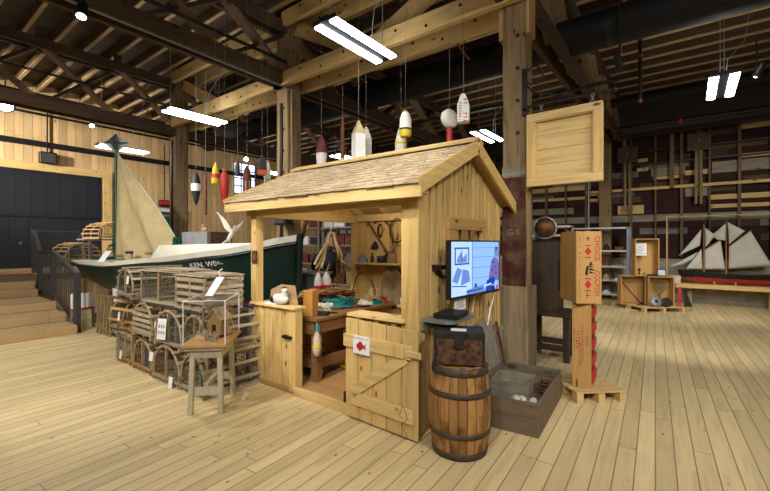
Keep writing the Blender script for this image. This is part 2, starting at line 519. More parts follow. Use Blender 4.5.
fr = MB(); fr.bb(LW, LW + .1, 6.12, 6.25, .95, 2.88); fr.bb(LW, LW + .1, 7.12, 7.27, .95, 2.88); fr.bb(LW, LW + .1, 6.25, 7.12, 2.76, 2.88)
struct(fr.build('trim_6', M['shelfedge']))
w1 = struct(MB().bb(LW, LW + .03, 9.35, 10.35, 3.72, 5.0).build('window_1', M['daylight']))
fm = MB()
for y in (9.35, 9.68, 10.02, 10.35): fm.bb(LW + .03, LW + .06, y - .02, y + .02, 3.7, 5.02)
for z in (3.72, 4.04, 4.36, 4.68, 5.0): fm.bb(LW + .03, LW + .06, 9.33, 10.37, z - .02, z + .02)
fm.build('window_frame', M['steel'], w1)
t = thing('exit_sign', 'small black exit sign with red letters above the green door', 'sign', (LW + .08, 6.6, 2.94))
MB().bb(-.08, .05, -.17, .17, 0, .24).build('sign_box', M['black'], t)
text('EXIT', .17, M['exitred'], t, frame_m((.052, 0, .13), (0, 1, 0), (0, 0, 1)))
MB().bb(-.02, .0, -.012, .012, .26, 2.2).build('conduit', M['pipe'], t)
t = thing('wall_speaker', 'black box speaker high on the plank wall above the black door', 'speaker', (LW + .1, 3.32, 3.95))
MB().bb(-.1, .12, -.19, .19, 0, .34).build('speaker_case', M['black'], t, .01)
MB().bb(.12, .13, -.15, .15, .04, .3).build('grille', M['charcoal'], t)
MB().bb(-.06, -.03, -.015, .015, .34, 2.0).build('conduit', M['pipe'], t)

# ------------------------------------------------------------------ stage and steps at the left
t = thing('plank_stage', 'wide pale plank stage with shallow steps rising to the black door', 'stage', (0, 0, 0))
SE = 2.4
steps = ((-8.85, -9.5, .157), (-9.5, -10.15, .313), (-10.15, -11.5, .47), (-11.5, -11.75, .627), (-11.75, -12.0, .783), (-12.0, -14.98, .94))
for a, b, z in steps:
    MB().bb(b, a, Y0 + .01, SE if b > -14 else Y1 - .4, max(0, z - .157), z).build('step' if b > -14 else 'platform', M['stage'], t, .008)
MB().bb(-14.98, -12.03, 2.4, Y1 - .4, 0, .783).build('skirt', M['stage'], t)
for k, (a, b, z) in enumerate(steps[1:-1]):
    MB().bb(b, a - .01, Y0 + .01, SE, 0, z - .157).build('step_core', M['stage'], t)
MB().bb(-14.98, -12.0, Y0 + .01, 2.4, 0, .783).build('step_core', M['stage'], t)
MB().bb(-12.06, -11.985, Y0 + .01, SE, .94, .952).build('red_edge', M['red'], t)

# grey railing down the right side of the stage steps
t = thing('stair_railing', 'dark grey metal railing stepping down beside the plank stage', 'railing')
P = [V((-12.3, 2.44, .94)), V((-11.0, 2.44, .47)), V((-10.35, 2.44, .47)), V((-9.05, 2.44, .157))]
P = [V((-12.35, 2.5, .945)), V((-11.86, 2.5, .475)), V((-10.8, 2.5, .475)), V((-9.0, 2.44, .0))]
P[1].z = .475
hts = (1.0, .98, 1.02, 1.1)
for p, h in zip(P, hts):
    MB().box((p.x, p.y, p.z + h / 2), (.08, .08, h)).build('post', M['charcoal'], t)
for a, b, ha, hb in ((0, 1, 1.0, .98), (1, 2, .98, 1.0), (2, 3, 1.0, 1.07)):
    MB().bar(P[a] + V((0, 0, ha)), P[b] + V((0, 0, hb)), .07, .05).build('handrail', M['charcoal'], t)
    MB().bar(P[a] + V((0, 0, .12)), P[b] + V((0, 0, .12)), .05, .04).build('bottom_rail', M['charcoal'], t)
    n = max(3, int((P[b] - P[a]).length / .13))
    for i in range(1, n):
        q = P[a].lerp(P[b], i / n); h = ha + (hb - ha) * i / n
        MB().box((q.x, q.y, q.z + .12 + (h - .12) / 2), (.016, .016, h - .12)).build('baluster', M['charcoal'], t)
q0, q1 = V((-12.75, 2.55, .94)), V((-12.75, 3.5, .94))
MB().bar(q0 + V((0, 0, 1)), q1 + V((0, 0, 1)), .06, .05).build('handrail', M['charcoal'], t)
MB().bar(P[0] + V((0, 0, 1)), q0 + V((0, 0, 1)), .06, .05).build('handrail', M['charcoal'], t)
MB().box(tuple(q1 + V((0, 0, .5))), (.06, .06, 1.0)).build('post', M['charcoal'], t)
mm = MB()
for i in range(22):
    y = 2.56 + i * .043; mm.bar((-12.75, y, 1.05), (-12.75, y, 1.93), .006, .006, (1, 0, 0))
for i in range(20):
    z = 1.05 + i * .045; mm.bar((-12.75, 2.55, z), (-12.75, 3.5, z), .006, .006)
mm.build('mesh_panel', M['charcoal'], t)

# ------------------------------------------------------------------ posts
PX = (-1.73, -6.17, -10.57)
PYY = 5.03
plab = ('thick old timber post with dark red paint, standing in the grey casing beside the shed',
        'old timber post behind the bow of the green boat, carrying pale double beams',
        'old timber post behind the canvas sail, left of the hanging black and white float')
posts = []
for i, x in enumerate(PX):
    t = thing('timber_post', plab[i], 'post', (x, PYY, 0), group='timber posts of the hall')
    s = .28 if i == 0 else .33
    MB().bb(-s / 2, s / 2, -s / 2, s / 2, 0, roof_z(PYY) - .12).build('post_shaft', M['old_z'], t, .012)
    if i == 0:
        MB().bb(-.185, .185, -.185, .185, 0, 1.12).build('base_casing', M['casing'], t, .01)
        for c0, c1 in ((-.19, -.142), (.142, .19)): MB().bb(c0, c1, -.13, .1, 4.2, roof_z(PYY) - .25).build('pale_cheek', M['pale_z'], t)
        pb = MB().bb(-.143, .143, -.143, .143, 1.12, 2.46).build('painted_band', M['oldred'], t)
        pb['label'] = 'dark red painted length of the post'
        MB().bb(-.144, .144, -.144, .144, 2.48, 2.6).build('pale_band', M['grey_old'], t)
        MB().bb(.15, .2, -.145, -.06, 1.12, 3.3).build('side_plank', M['old_z'], t)
        text('G-S', .1, M['galv'], t, frame_m((-.0, -.145, 1.78), (1, 0, 0), (0, 0, 1)), 'chalk_mark')
    else:
        MB().bb(-.03, .03, -s / 2 - .03, -s / 2, .8, 4.3).build('conduit', M['pipe'], t)
        MB().bb(s / 2, s / 2 + .05, -.1, .1, 0, 4.55).build('side_plank', M['old_z'], t)
    for z in (3.0, 3.4, 3.8, 4.2):
        MB().lathe([(.025, 0), (.02, .015)], 8, Matrix.Translation((.05 if int(z * 10) % 4 else -.09, -s / 2, z)) @ Matrix.Rotation(PI / 2, 4, 'X')).build('bolt_head', M['iron'], t)


def bolts(mb, p, q, y, n, zo=0):
    for k in range(n):
        f = (k + .5) / n
        x = p + (q - p) * f
        mb.lathe([(.022, 0), (.022, .012)], 8, Matrix.Translation((x, y, zo + (.05 if k % 2 else -.05))) @ Matrix.Rotation(PI / 2, 4, 'X'), 1)


spans = ((-6.3, -1.6, 'between the two nearest timber posts'), (-10.7, -6.05, 'between the post behind the boat and the post behind the sail'))
for a, b, wh in spans:
    for lvl, (z0, z1) in (('lower', (4.58, 4.84)), ('upper', (5.7, 5.95))):
        t = thing('roof_beam', f'{lvl} pair of pale new bolted beams {wh}', 'beam', (0, PYY, 0), group='pale double beams')
        for sgn in (-1, 1):
            m = MB(); m.bb(a, b, sgn * .23 - .045, sgn * .23 + .045, z0, z1)
            bolts(m, a, b, sgn * .23 - .045, 9, (z0 + z1) / 2)
            m.build('beam_plank', [M['pale_x'], M['iron']], t)
for a, b, z0, z1, lab in ((-4.05, -1.95, 4.86, 5.7, 'pale diagonal knee brace rising from the lower beam towards the nearest post'),
                          (-4.35, -5.9, 4.86, 5.7, 'pale diagonal knee brace rising from the lower beam towards the post behind the boat'),
                          (-8.7, -10.3, 4.86, 5.7, 'pale diagonal knee brace rising towards the post behind the sail')):
    tag(MB().bar((a, PYY, z0), (b, PYY, z1), .09, .26).build('knee_brace', M['pale_z']), lab, 'brace')

# ------------------------------------------------------------------ roof trusses along the hall
tl = ('dark lattice roof truss running over the nearest timber post to the back wall',
      'dark lattice roof truss running over the post behind the boat',
      'dark lattice roof truss nearest the black door, with crossed braces')
for i, (x, zb) in enumerate(zip(PX, (4.72, 4.74, 4.5))):
    t = thing('roof_truss', tl[i], 'truss', (x, 0, 0), group='lattice roof trusses')
    zt = 5.7
    for sgn in (-1, 1):
        MB().bar((sgn * .12, Y0, zb), (sgn * .12, Y1 - .6, zb), .08, .24).build('bottom_chord', M['truss_y'], t)
        MB().bar((sgn * .12, Y0, zt), (sgn * .12, 13.2, zt), .08, .2).build('top_chord', M['truss_y'], t)
    for k in range(-7, 6):
        y = PYY + 1.4 * k
        if y < Y0: continue
        y2 = y + 1.4
        MB().bar((.05, y, zt), (.05, y2, zb), .06, .2, (1, 0, 0)).build('pale_brace', M['brace'], t)
        MB().bar((-.05, y, zb), (-.05, y2, zt), .06, .22, (1, 0, 0)).build('dark_brace', M['truss_y'], t)
    for k in range(-5, 6):
        y = PYY + 1.4 * k
        MB().bb(-.06, .06, y - .06, y + .06, zt + .1, roof_z(y) - .19).build('roof_strut', M['truss_y'], t)

# ------------------------------------------------------------------ services under the roof
t = thing('ventilation_duct', 'long black round ventilation duct under the roof behind the near post', 'duct', (0, 7.15, 5.05))
MB().tube([(-13, 0, 0), (7.9, 0, 0)], .29, 20).build('duct_tube', M['duct'], t)
for x in (-11, -8.5, -6, -3.5, -1, 1.5, 4, 6.5):
    MB().lathe([(.3, -.03), (.3, .03)], 20, Matrix.Translation((x, 0, 0)) @ Matrix.Rotation(PI / 2, 4, 'Y')).build('duct_joint', M['pipe'], t)
    MB().bb(x - .01, x + .01, -.01, .01, .28, 1.1).build('hanger_rod', M['pipe'], t)


def pipe(name, lab, cat, pts, r, m='pipe', coups=(), group=None):
    o = MB().tube(pts, r, 8).build(name, M[m])
    tag(o, lab, cat, group)
    for c in coups:
        d = (V(pts[-1]) - V(pts[0])).normalized()
        p = V(pts[0]).lerp(V(pts[-1]), c)
        MB().tube([p - d * .03, p + d * .03], r * 1.25, 8).build('coupling', M['coup'], o)
    return o


pipe('sprinkler_pipe', 'black sprinkler pipe with red couplings dropping from the roof right of the hanging wooden frame', 'pipe', [(-.75, 9.0, 6.12), (-.75, 9.0, 4.3)], .032, coups=(.5, .97))
pipe('sprinkler_pipe', 'black sprinkler pipe running level along the back wall under the roof', 'pipe', [(-2.2, 12.6, 4.75), (7.9, 12.6, 4.75)], .07, coups=(.2, .5))
pipe('cable_tray', 'dark thick cable tray across the roof by the right hand tube light', 'tray', [(-2.6, 11.6, 5.2), (7.9, 11.6, 5.2)], .12, 'duct')
pipe('sprinkler_pipe', 'thin black pipe with red couplings running above the black door end of the roof', 'pipe', [(-9.2, -4, 4.7), (-9.2, 9.5, 4.7)], .022, coups=(.43, .53))
pipe('sprinkler_pipe', 'black pipe crossing the roof along the plank wall side', 'pipe', [(-12.6, -4, 4.9), (-12.6, 12.5, 4.9)], .04, coups=(.45, .55))
pipe('sprinkler_pipe', 'black pipe running under the roof behind the near post', 'pipe', [(-8.6, 8.3, 4.6), (-1.0, 8.3, 4.6)], .035, coups=(.3, .82))
pipe('conduit', 'orange cable slung under the roof above the hanging white float', 'cable', [(-4.0, 6.8, 6.16), (-2.95, 6.2, 4.75)], .02, 'orange')
pipe('conduit', 'orange cable hanging beside the tube light at the right', 'cable', [(-.87, 7.9, 6.14), (-.95, 7.9, 4.85)], .02, 'orange')
pipe('conduit', 'grey cable clipped along the beam under the roof left of the near tube light', 'cable', [(-6.0, 0, 4.62), (-6.0, 5.0, 4.55), (-5.98, 5.0, 2.5)], .018, 'galv')


# ------------------------------------------------------------------ ceiling lights
def tube_light(x, y, z, lab, cord=True):
    t = thing('tube_light', lab, 'light', (x, y, z), group='twin tube ceiling lights')
    hs = MB(); hs.bb(-.06, .06, -.62, .62, .0, .06)
    for e in (-.6, .6): hs.bb(-.19, .19, e - .008, e + .008, -.0, .05)
    hs.build('housing', M['black'], t)
    for sx in (-.125, .125):
        MB().bb(sx - .06, sx + .06, -.59, .59, -.02, .02).build('tube', M['tubeglow'], t, .015)
    for yy in (-.5, .5):
        MB().tube([(0, yy, .07), (0, yy, roof_z(y + yy) - z)], .006, 5).build('hanging_wire', M['steel'], t)
    if cord:
        MB().tube([(.05, .2, .07), (.08, .22, .5), (.3, .3, .8), (.45, .5, roof_z(y) - z - .1)], .006, 5).build('power_cord', M['galv'], t)
    return t


tube_light(-3.36, 3.85, 4.2, 'bright twin tube light hanging above the shed roof, largest of the tube lights')
tube_light(-7.95, 4.12, 4.2, 'twin tube light hanging over the boat, left of the timber post')
tube_light(-12.3, 4.35, 4.2, 'twin tube light hanging beside the top of the mast')
tube_light(.42, 8.55, 4.2, 'twin tube light hanging at the right, in front of the dark back wall')
tube_light(-3.85, 9.1, 4.2, 'small twin tube light just left of the near timber post')
tube_light(-8.2, 8.9, 4.2, 'distant twin tube light behind the hanging floats over the shed roof')
tube_light(-12.1, 9.2, 4.2, 'farthest twin tube light, near the wall window')
for (x, y) in ((1.0, 3.9), (-3.42, -.8), (-7.95, -.8), (1.0, -.8), (4.7, 8.7), (4.7, 3.9)):  # unseen fixtures carrying the grid on, added for extra light
    tube_light(x, y, 4.2, 'unseen twin tube ceiling light added outside the view', False)


def spot_head(loc, aim, lab, r=.07, power=0, size=60, rod=.6):
    t = thing('spotlight', lab, 'spotlight', loc, group='black spotlights')
    d = (V(aim) - V(loc)).normalized()
    q = d.to_track_quat('Z', 'Y').to_matrix().to_4x4()
    MB().lathe([(r * .6, -.2), (r * .8, -.16), (r, 0), (r * 1.05, .02), (r * .95, .02)], 14, q).build('lamp_can', M['black'], t)
    MB().ball((0, 0, 0), (r * .85, r * .85, r * .6), 14, 8, M=q).build('lens', M['bulb'], t)
    MB().tube([(0, 0, .05), (0, 0, rod)], .015, 6).build('stem', M['black'], t)
    if power:
        L = bpy.data.lights.new('spot_beam', 'SPOT'); L.energy = power; L.spot_size = R(size); L.spot_blend = .6; L.shadow_soft_size = .08
        L.color = (1, .96, .9)
        lo = bpy.data.objects.new('spot_beam', L); COL.objects.link(lo)
        lo.parent = t; lo.location = d * .06; lo.rotation_euler = d.to_track_quat('-Z', 'Y').to_euler()
    return t


spot_head((-5.95, 1.65, 4.45), (-4.5, .8, 0), 'lit spotlight on the roof track near the top left corner', .07, 250, 80, .5)
spot_head((-12.2, 1.97, 4.74), (-8.5, .8, 0), 'large glaring spotlight at the left edge above the stage', .17, 700, 80, .55)
spot_head((-13.0, 3.84, 4.86), (-8, 2.0, 1), 'small lit spotlight left of the mast top', .07, 0)
spot_head((-12.6, 8.35, 4.65), (-8, 6, 1), 'lit spotlight in front of the wall window', .09, 0)
spot_head((-.75, 6.2, 4.0), (-.2, 9.5, 0), 'small spotlight under the roof just above the hanging wooden framed panel', .05, 400, 70, 1.0)
for (p, a, e, sz) in (((-.4, -1.6, 4.4), (-3, 3, 1.0), 380, 70), ((2.4, .6, 4.4), (-1.3, 3.9, .7), 450, 60), ((-4.6, -1.8, 4.4), (-6.6, 3, .8), 700, 75), ((-8.8, -1.8, 4.5), (-9.6, 3.5, 1.8), 350, 75),
                      ((2.6, 7.4, 4.5), (1.0, 13.6, 1.3), 500, 60), ((.9, 9.2, 4.5), (-.9, 12, .6), 300, 60), ((-3.5, -3.2, 4.6), (-11.5, 1.4, .6), 1300, 60), ((4.2, 2.0, 4.4), (.5, 7.5, 0), 600, 80), ((.8, -2.6, 4.5), (-2.6, 4.4, 3.6), 500, 75), ((-12.6, -1.2, 4.9), (-15, 4.6, 3.4), 1300, 90), ((-11.8, -3.0, 4.7), (-15, 9.0, 3.2), 3600, 50), ((-6.9, .6, 4.5), (-6.6, 9, 1.0), 700, 60), ((-2.2, .2, 4.4), (-3.4, 4.4, 1.2), 600, 50)):
    spot_head(p, a, 'unseen fill spotlight added outside the view', .07, e, sz, .6)  # unseen heads added as fill for the shed, left wall and displays
pipe('light_track', 'black lighting track along the roof at the top left', 'track', [(-5.95, -4, 5.0), (-5.95, 4.8, 5.0)], .03)
pipe('light_track', 'black lighting track high in front of the black door', 'track', [(-12.2, -3, 5.15), (-12.2, 11, 5.15)], .03)
# ------------------------------------------------------------------ the shed
def W(mb, name, mat, t, **kw):
    """mesh given in world coordinates, made a child of an unrotated thing"""
    o = mb.build(name, mat, t, **kw)
    base = V(t.location)
    p = t.parent
    while p:
        base += V(p.location); p = p.parent
    if t.type != 'EMPTY' and t.parent: base = V((0, 0, 0))
    o.location = -base
    return o


HX0, HX1, HY0, HY1 = -4.21, -1.84, 2.86, 4.75
hut = thing('fishing_shed', 'small open pine fishing shed with shingled roof and half door', 'shed', (-3.04, 3.8, 0))
W(MB().bb(HX0, HX1, HY0, HY1, 0.0, .06), 'floor_deck', wood('shed_floor', 'a98250', 'x', .75, .1), hut)
W(MB().bb(-3.42, -2.62, HY0 - .02, HY0 + .03, 0.0, .085), 'threshold', M['pine_x'], hut)
# corner posts
W(MB().bb(HX0, HX0 + .1, HY0, HY0 + .1, .06, 2.02), 'corner_post', M['pine_z'], hut)
W(MB().bb(HX1 - .16, HX1, HY0, HY0 + .12, .06, 2.02), 'corner_post', M['pine_z'], hut)
W(MB().bb(HX0, HX0 + .1, HY1 - .1, HY1, .06, 2.02), 'corner_post', M['pine_z'], hut)
W(MB().bb(HX1 - .12, HX1 - .02, HY1 - .12, HY1 - .02, .06, 2.02), 'corner_post', M['pine_z'], hut)
W(MB().bb(HX1 - .012, HX1 + .022, HY0 - .012, HY0 + .1, .02, 2.1), 'corner_board', M['pine_z'], hut)
# top plates
W(MB().bb(HX0 - .1, HX1, HY0 + .005, HY0 + .095, 1.98, 2.1), 'top_plate', M['pine_x'], hut)
W(MB().bb(HX0, HX0 + .09, HY0 + .1, HY1, 1.96, 2.07), 'top_plate', M['pine_y'], hut)
W(MB().bb(HX0, HX1, HY1 - .1, HY1 - .01, 1.98, 2.08), 'top_plate', M['pine_x'], hut)


def boards(x0, x1, z0, z1f, y, pitch, th=.022, gap=.006, axis='x', alt=0):
    """upright boards; z1f(x) gives the top"""
    m = MB(); n = max(1, round((x1 - x0) / pitch)); p = (x1 - x0) / n
    for i in range(n):
        a = x0 + i * p + gap / 2; b = x0 + (i + 1) * p - gap / 2
        za, zb = z1f(a), z1f(b); o = alt if i % 2 else 0
        if axis == 'x':
            vs = [(a, y + o, z0), (b, y + o, z0), (b, y + o + th, z0), (a, y + o + th, z0), (a, y + o, za), (b, y + o, zb), (b, y + o + th, zb), (a, y + o + th, za)]
        else:
            vs = [(y + o + th, a, z0), (y + o + th, b, z0), (y + o, b, z0), (y + o, a, z0), (y + o + th, a, za), (y + o + th, b, zb), (y + o, b, zb), (y + o, a, za)]
        m.add(vs, [(0, 3, 2, 1), (4, 5, 6, 7), (0, 1, 5, 4), (1, 2, 6, 5), (2, 3, 7, 6), (3, 0, 4, 7)])
    return m


# low front walls
W(boards(-4.12, -3.5, .03, lambda x: .92, HY0 + .01, .155, gap=.01), 'low_front_wall', M['pine_z'], hut, bevel=.003)
W(MB().bb(-3.5, -3.4, HY0 - .005, HY0 + .1, .03, .92), 'door_jamb', M['pine_z'], hut, bevel=.003)
W(MB().bb(-4.2, -3.39, HY0 - .03, HY0 + .14, .92, .95), 'wall_cap', M['pine_x'], hut, bevel=.003)
W(MB().bb(-3.6, -3.45, HY0 - .025, HY0 + .012, .6, .63), 'latch_plate', M['black'], hut)
W(boards(-2.58, -2.0, .03, lambda x: .86, HY0 + .02, .15, gap=.01), 'low_front_wall', M['pine_z'], hut, bevel=.003)
W(MB().bb(-2.61, -1.95, HY0 - .04, HY0 + .17, .955, .985), 'counter_sill', M['pine_x'], hut, bevel=.003)
for x in (-2.5, -2.3, -2.1):
    W(MB().bb(x, x + .05, HY0 - .01, HY0 + .1, .86, .955), 'sill_bracket', M['pine_z'], hut)
# left side: low wall with rail
W(boards(HY0 + .12, HY1 - .12, .06, lambda x: .9, HX0 + .01, .15, axis='y'), 'low_side_wall', M['pine_z'], hut)
W(MB().bb(HX0 - .02, HX0 + .12, HY0 + .1, HY1 - .1, .9, .935), 'side_rail', M['pine_y'], hut)
# right side wall to the gable, with window hole
RY, RZ, EZ = 3.8, 2.62, 2.06


def gable(y): return RZ - abs(y - RY) * (RZ - EZ) / .98


WY0, WY1, WZ0, WZ1 = 3.46, 4.12, 1.15, 1.78
m = boards(HY0 + .1, WY0 - .02, .03, gable, HX1 - .024, .118, gap=.024, axis='y')
m2 = boards(WY1 + .02, HY1, .03, gable, HX1 - .024, .118, gap=.024, axis='y')
m3 = boards(WY0 - .02, WY1 + .02, .03, lambda y: WZ0, HX1 - .024, .118, gap=.024, axis='y')
m4 = boards(WY0 - .02, WY1 + .02, WZ1, gable, HX1 - .024, .1, gap=.022, axis='y')
for q in (m2, m3, m4): m.add(q.v, q.f)
W(m, 'side_wall', M['pine_z'], hut, bevel=.002)
m = boards(HY0 + .1, WY0, .04, lambda y: gable(y) - .02, HX1 - .055, .3, gap=0, axis='y')
for q in (boards(WY1, HY1, .04, lambda y: gable(y) - .02, HX1 - .055, .3, gap=0, axis='y'), boards(WY0, WY1, .04, lambda y: WZ0 - .02, HX1 - .055, .3, gap=0, axis='y'), boards(WY0, WY1, WZ1 + .02, lambda y: gable(y) - .02, HX1 - .055, .17, gap=0, axis='y')): m.add(q.v, q.f)
W(m, 'inner_boards', M['pine_z'], hut)
wf = MB()
wf.bb(HX1, HX1 + .045, WY0 - .1, WY1 + .1, WZ1, WZ1 + .12); wf.bb(HX1, HX1 + .04, WY0 - .09, WY0, WZ0 - .08, WZ1); wf.bb(HX1, HX1 + .04, WY1, WY1 + .09, WZ0 - .08, WZ1); wf.bb(HX1, HX1 + .04, WY0, WY1, WZ0 - .09, WZ0)
swf = W(wf, 'side_window_frame', wood('window_trim', 'b08a52', 'y', .8, .1), hut, bevel=.003)
wf = MB()
for y in (WY0 + .22, WY0 + .44): wf.bb(HX1 - .02, HX1, y - .012, y + .012, WZ0, WZ1)
W(wf, 'window_bars', M['dark_wood'], hut)
W(MB().bb(HX1 - .012, HX1 - .008, WY0, WY1, WZ0, WZ1), 'window_pane', M['glass'], hut)
# back wall with inner shelf
W(boards(HX0 + .1, HX1 - .03, .06, lambda x: 2.0, HY1 - .03, .15), 'back_wall', M['pine_z'], hut)
W(MB().bb(-4.05, -2.0, HY1 - .18, HY1 - .03, 1.33, 1.36), 'back_shelf', M['pine_x'], hut)
# roof
RX0, RX1 = -4.51, -1.695
FY, BY = 2.72, 4.9
slope = (2.7 - 2.17) / (RY - FY)
for sgn, ye in ((1, FY), (-1, BY)):
    m = MB()
    d = V((0, RY - ye, 2.66 - (2.66 - slope * abs(RY - ye)))).normalized()
    nrm = V((0, -d.z * (1 if sgn > 0 else 1), d.y)) if sgn > 0 else V((0, d.z, -d.y))
    L = math.hypot(RY - ye, slope * abs(RY - ye))
    e0 = V((0, ye, 2.66 - slope * abs(RY - ye)))
    up = V((0, -d.z, d.y)) if sgn > 0 else V((0, d.z, -d.y))
    if up.z < 0: up = -up
    W(MB().boxm(frame_m(V(((RX0 + RX1) / 2, 0, 0)) + e0 + d * L / 2 - up * .012, (1, 0, 0), d), (RX1 - RX0 - .02, L, .02)), 'roof_deck', M['pine_x'], hut)
    nc = 11
    for c in range(nc):
        x = RX0 + .01
        while x < RX1 - .02:
            w = RND.uniform(.07, .15); w = min(w, RX1 - .01 - x)
            j = RND.uniform(-.012, .006)
            a = e0 + d * (c * L / nc - .045 + j) + V((x + w / 2, 0, 0)) + up * (.03)
            b = e0 + d * min(L, (c + 1) * L / nc + .015) + V((x + w / 2, 0, 0)) + up * .002
            m.bar(a, b, w - .006, .014, up)
            x += w
    W(m, 'shingles', M['shingle'], hut)
for s in (-1, 1):
    W(MB().boxm(frame_m((((RX0 + RX1) / 2), RY + s * .05, 2.695), (1, 0, 0), (0, 1, -s * .45)), (RX1 - RX0, .13, .022)), 'ridge_board', M['pine_x'], hut)
W(MB().bb(RX0, RX1, FY - .03, FY, 2.02, 2.128), 'eave_board', M['pine_x'], hut, bevel=.003)
W(MB().bb(RX0, RX1, BY, BY + .03, 1.98, 2.09), 'eave_board', M['pine_x'], hut, bevel=.003)
W(MB().bb(RX0 + .03, RX1 - .03, FY, HY0, 2.06, 2.075), 'soffit', M['pine_x'], hut)
for x in (RX0 + .015, RX1 - .015):
    for ye, ze in ((FY - .03, 2.11), (BY + .03, 2.06)):
        W(MB().bar((x, ye, ze), (x, RY, 2.625), .03, .13), 'barge_board', M['pine_y'], hut, bevel=.003)
for x in (-4.15, -3.6, -3.05, -2.5, -1.95):
    for ye in (FY + .05, BY - .05):
        W(MB().bar((x, ye, 2.66 - slope * abs(RY - ye) - .075), (x, RY, 2.585), .045, .1), 'rafter', M['pine_y'], hut)
for yv in (2.95, 3.8, 4.6):
    pass
W(boards(HY0 + .1, HY1, 2.07, lambda y: gable(y) - .02, HX0 + .01, .14, axis='y'), 'gable_end', M['pine_z'], hut)

# half door, hinged at its left, folded back on the low wall
door = bpy.data.objects.new('half_door', None); COL.objects.link(door); door.parent = hut
dl = V((-2.605, 2.81, 0.02)); door.location = dl - V(hut.location); door.rotation_euler.z = R(-2.5)
DW, DH = .84, .92
m = MB()
for i in range(5):
    a = i * DW / 5
    m.bb(a + .004, a + DW / 5 - .004, -.012, .012, 0, DH - .004 * i)
m.build('door_planks', M['door_z'], door, .003)
MB().bb(-.005, DW - .05, -.036, -.012, .66, .78).build('door_rail', M['pine_x'], door, .003)
MB().bb(.09, DW - .04, -.036, -.012, .13, .25).build('door_rail', M['pine_x'], door, .003)
MB().bar((.1, -.025, .24), (.72, -.025, .67), .022, .1).build('diagonal_brace', M['pine_x'], door, .003)
lt = MB().bb(DW - .1, DW + .055, -.055, -.036, .69, .745)
lt.build('wooden_latch', M['pine_x'], door, .006)
MB().bb(DW - .22, DW - .12, -.06, -.036, .665, .77).build('latch_keeper', M['pine_z'], door, .006)
sc = [(.62 + .012 * i, -.0385, .205 + .035 * math.sin(i * 1.1) + .004 * i) for i in range(9)] + [(.72 + .03 * math.cos(i * .9) , -.0385, .18 - .022 * i) for i in range(9)]
MB().tube(sc, .0025, 5).build('pencil_scribble', M['dark_wood'], door)
MB().tube([(.0, -.02, .7), (.0, -.02, .8)], .012, 8).build('hinge', M['iron'], door)
MB().tube([(.0, -.02, .12), (.0, -.02, .22)], .012, 8).build('hinge', M['iron'], door)


def on_door(p): return door.matrix_basis.to_3x3() @ V(p) + dl


# notice with red fish on the door
n0 = on_door((.235, -.042, .62))
t = thing('fish_notice', 'white card with a red fish pinned on the shed half door', 'sign', n0, R(-2.5))
MB().bb(-.1, .1, -.004, .004, 0, .165).build('card', M['paper'], t)
fish = [(-.055, .0), (-.04, .026), (-.02, .036), (-.01, .05), (.01, .042), (.022, .026), (.032, .012), (.06, .03), (.055, .002), (.062, -.025), (.03, -.008), (.02, -.022), (-.002, -.032), (-.012, -.045), (-.02, -.032), (-.042, -.022)]
fi = MB(); fi.prism(fish, .002, frame_m((-.0, -.006, .07), (1, 0, 0), (0, 0, 1))); fi.build('red_fish', M['red'], t)
fy = MB(); fy.ball((-.038, -.0085, .078), .005, 8, 6); fy.build('fish_eye', M['black'], t)
MB().ball((-.01, -.008, .112), (.008, .003, .006), 8, 6).build('fish_fin', M['black'], t)
marks(12, .022, M['red'], t, frame_m((0, -.006, .142), (1, 0, 0), (0, 0, 1)))
MB().tube([(.0, -.004, 0), (.002, -.004, -.12)], .0025, 5).build('string', M['galv'], t)
MB().ball((.002, -.006, -.125), (.01, .008, .018), 8, 6).build('red_bead', M['red'], t)
MB().ball((.002, -.006, -.09), (.008, .007, .014), 8, 6).build('yellow_bead', M['yellow'], t)
t = thing('tin_plaque', 'small rusty brown plaque nailed to the left front post of the shed', 'plaque', (-4.13, HY0 - .005, 1.48))
MB().bb(-.05, .05, -.008, .003, -.07, .08).build('plate', M['rust'], t)
MB().ball((0, -.01, .0), (.03, .01, .045), 10, 8).build('relief', M['brown'], t)

# ------------------------------------------------------------------ bench and its load
BZ = .8
bench = thing('work_bench', 'worn brown wooden workbench inside the shed along its left side', 'bench', (-3.74, 3.85, .06))
W(MB().bb(-4.12, -3.34, 3.1, 4.6, BZ - .045, BZ), 'bench_top', M['bench'], bench, bevel=.006)
W(MB().bb(-3.4, -3.37, 3.14, 4.56, .62, BZ - .045), 'front_apron', M['bench'], bench)
W(MB().bb(-4.08, -3.4, 3.13, 3.16, .6, BZ - .045), 'end_apron', M['bench'], bench)
for x in (-4.05, -3.42):
    for y in (3.19, 4.52):
        W(MB().bb(x - .045, x + .045, y - .045, y + .045, .06, BZ - .045), 'leg', M['bench'], bench, bevel=.004)
W(MB().bb(-3.44, -3.4, 3.2, 4.5, .2, .32), 'stretcher', M['bench'], bench)
W(MB().bb(-4.05, -3.42, 3.17, 3.21, .2, .3), 'stretcher', M['bench'], bench)


def coil(rx, ry, r, turns, z0, dz, jit, n=22, seed=1):
    rr = random.Random(seed); pts = []
    for i in range(int(turns * n)):
        a = 2 * PI * i / n; k = 1 - .5 * i / (turns * n)
        pts.append((rx * k * math.cos(a) + rr.uniform(-jit, jit), ry * k * math.sin(a) + rr.uniform(-jit, jit), z0 + dz * i / n + rr.uniform(0, jit)))
    return MB().tube(pts, r, 6)


def put(mb, name, mat, lab, cat, loc, rz=0, group=None, **kw):
    o = mb.build(name, mat, None, **kw); o.location = loc; o.rotation_euler.z = rz
    return tag(o, lab, cat, group)


put(MB().bb(-.065, .065, -.065, .065, 0, .3), 'wood_block', M['block'], 'upright square brown wood block on the near end of the workbench', 'block', (-3.53, 3.2, BZ), R(12), bevel=.006)


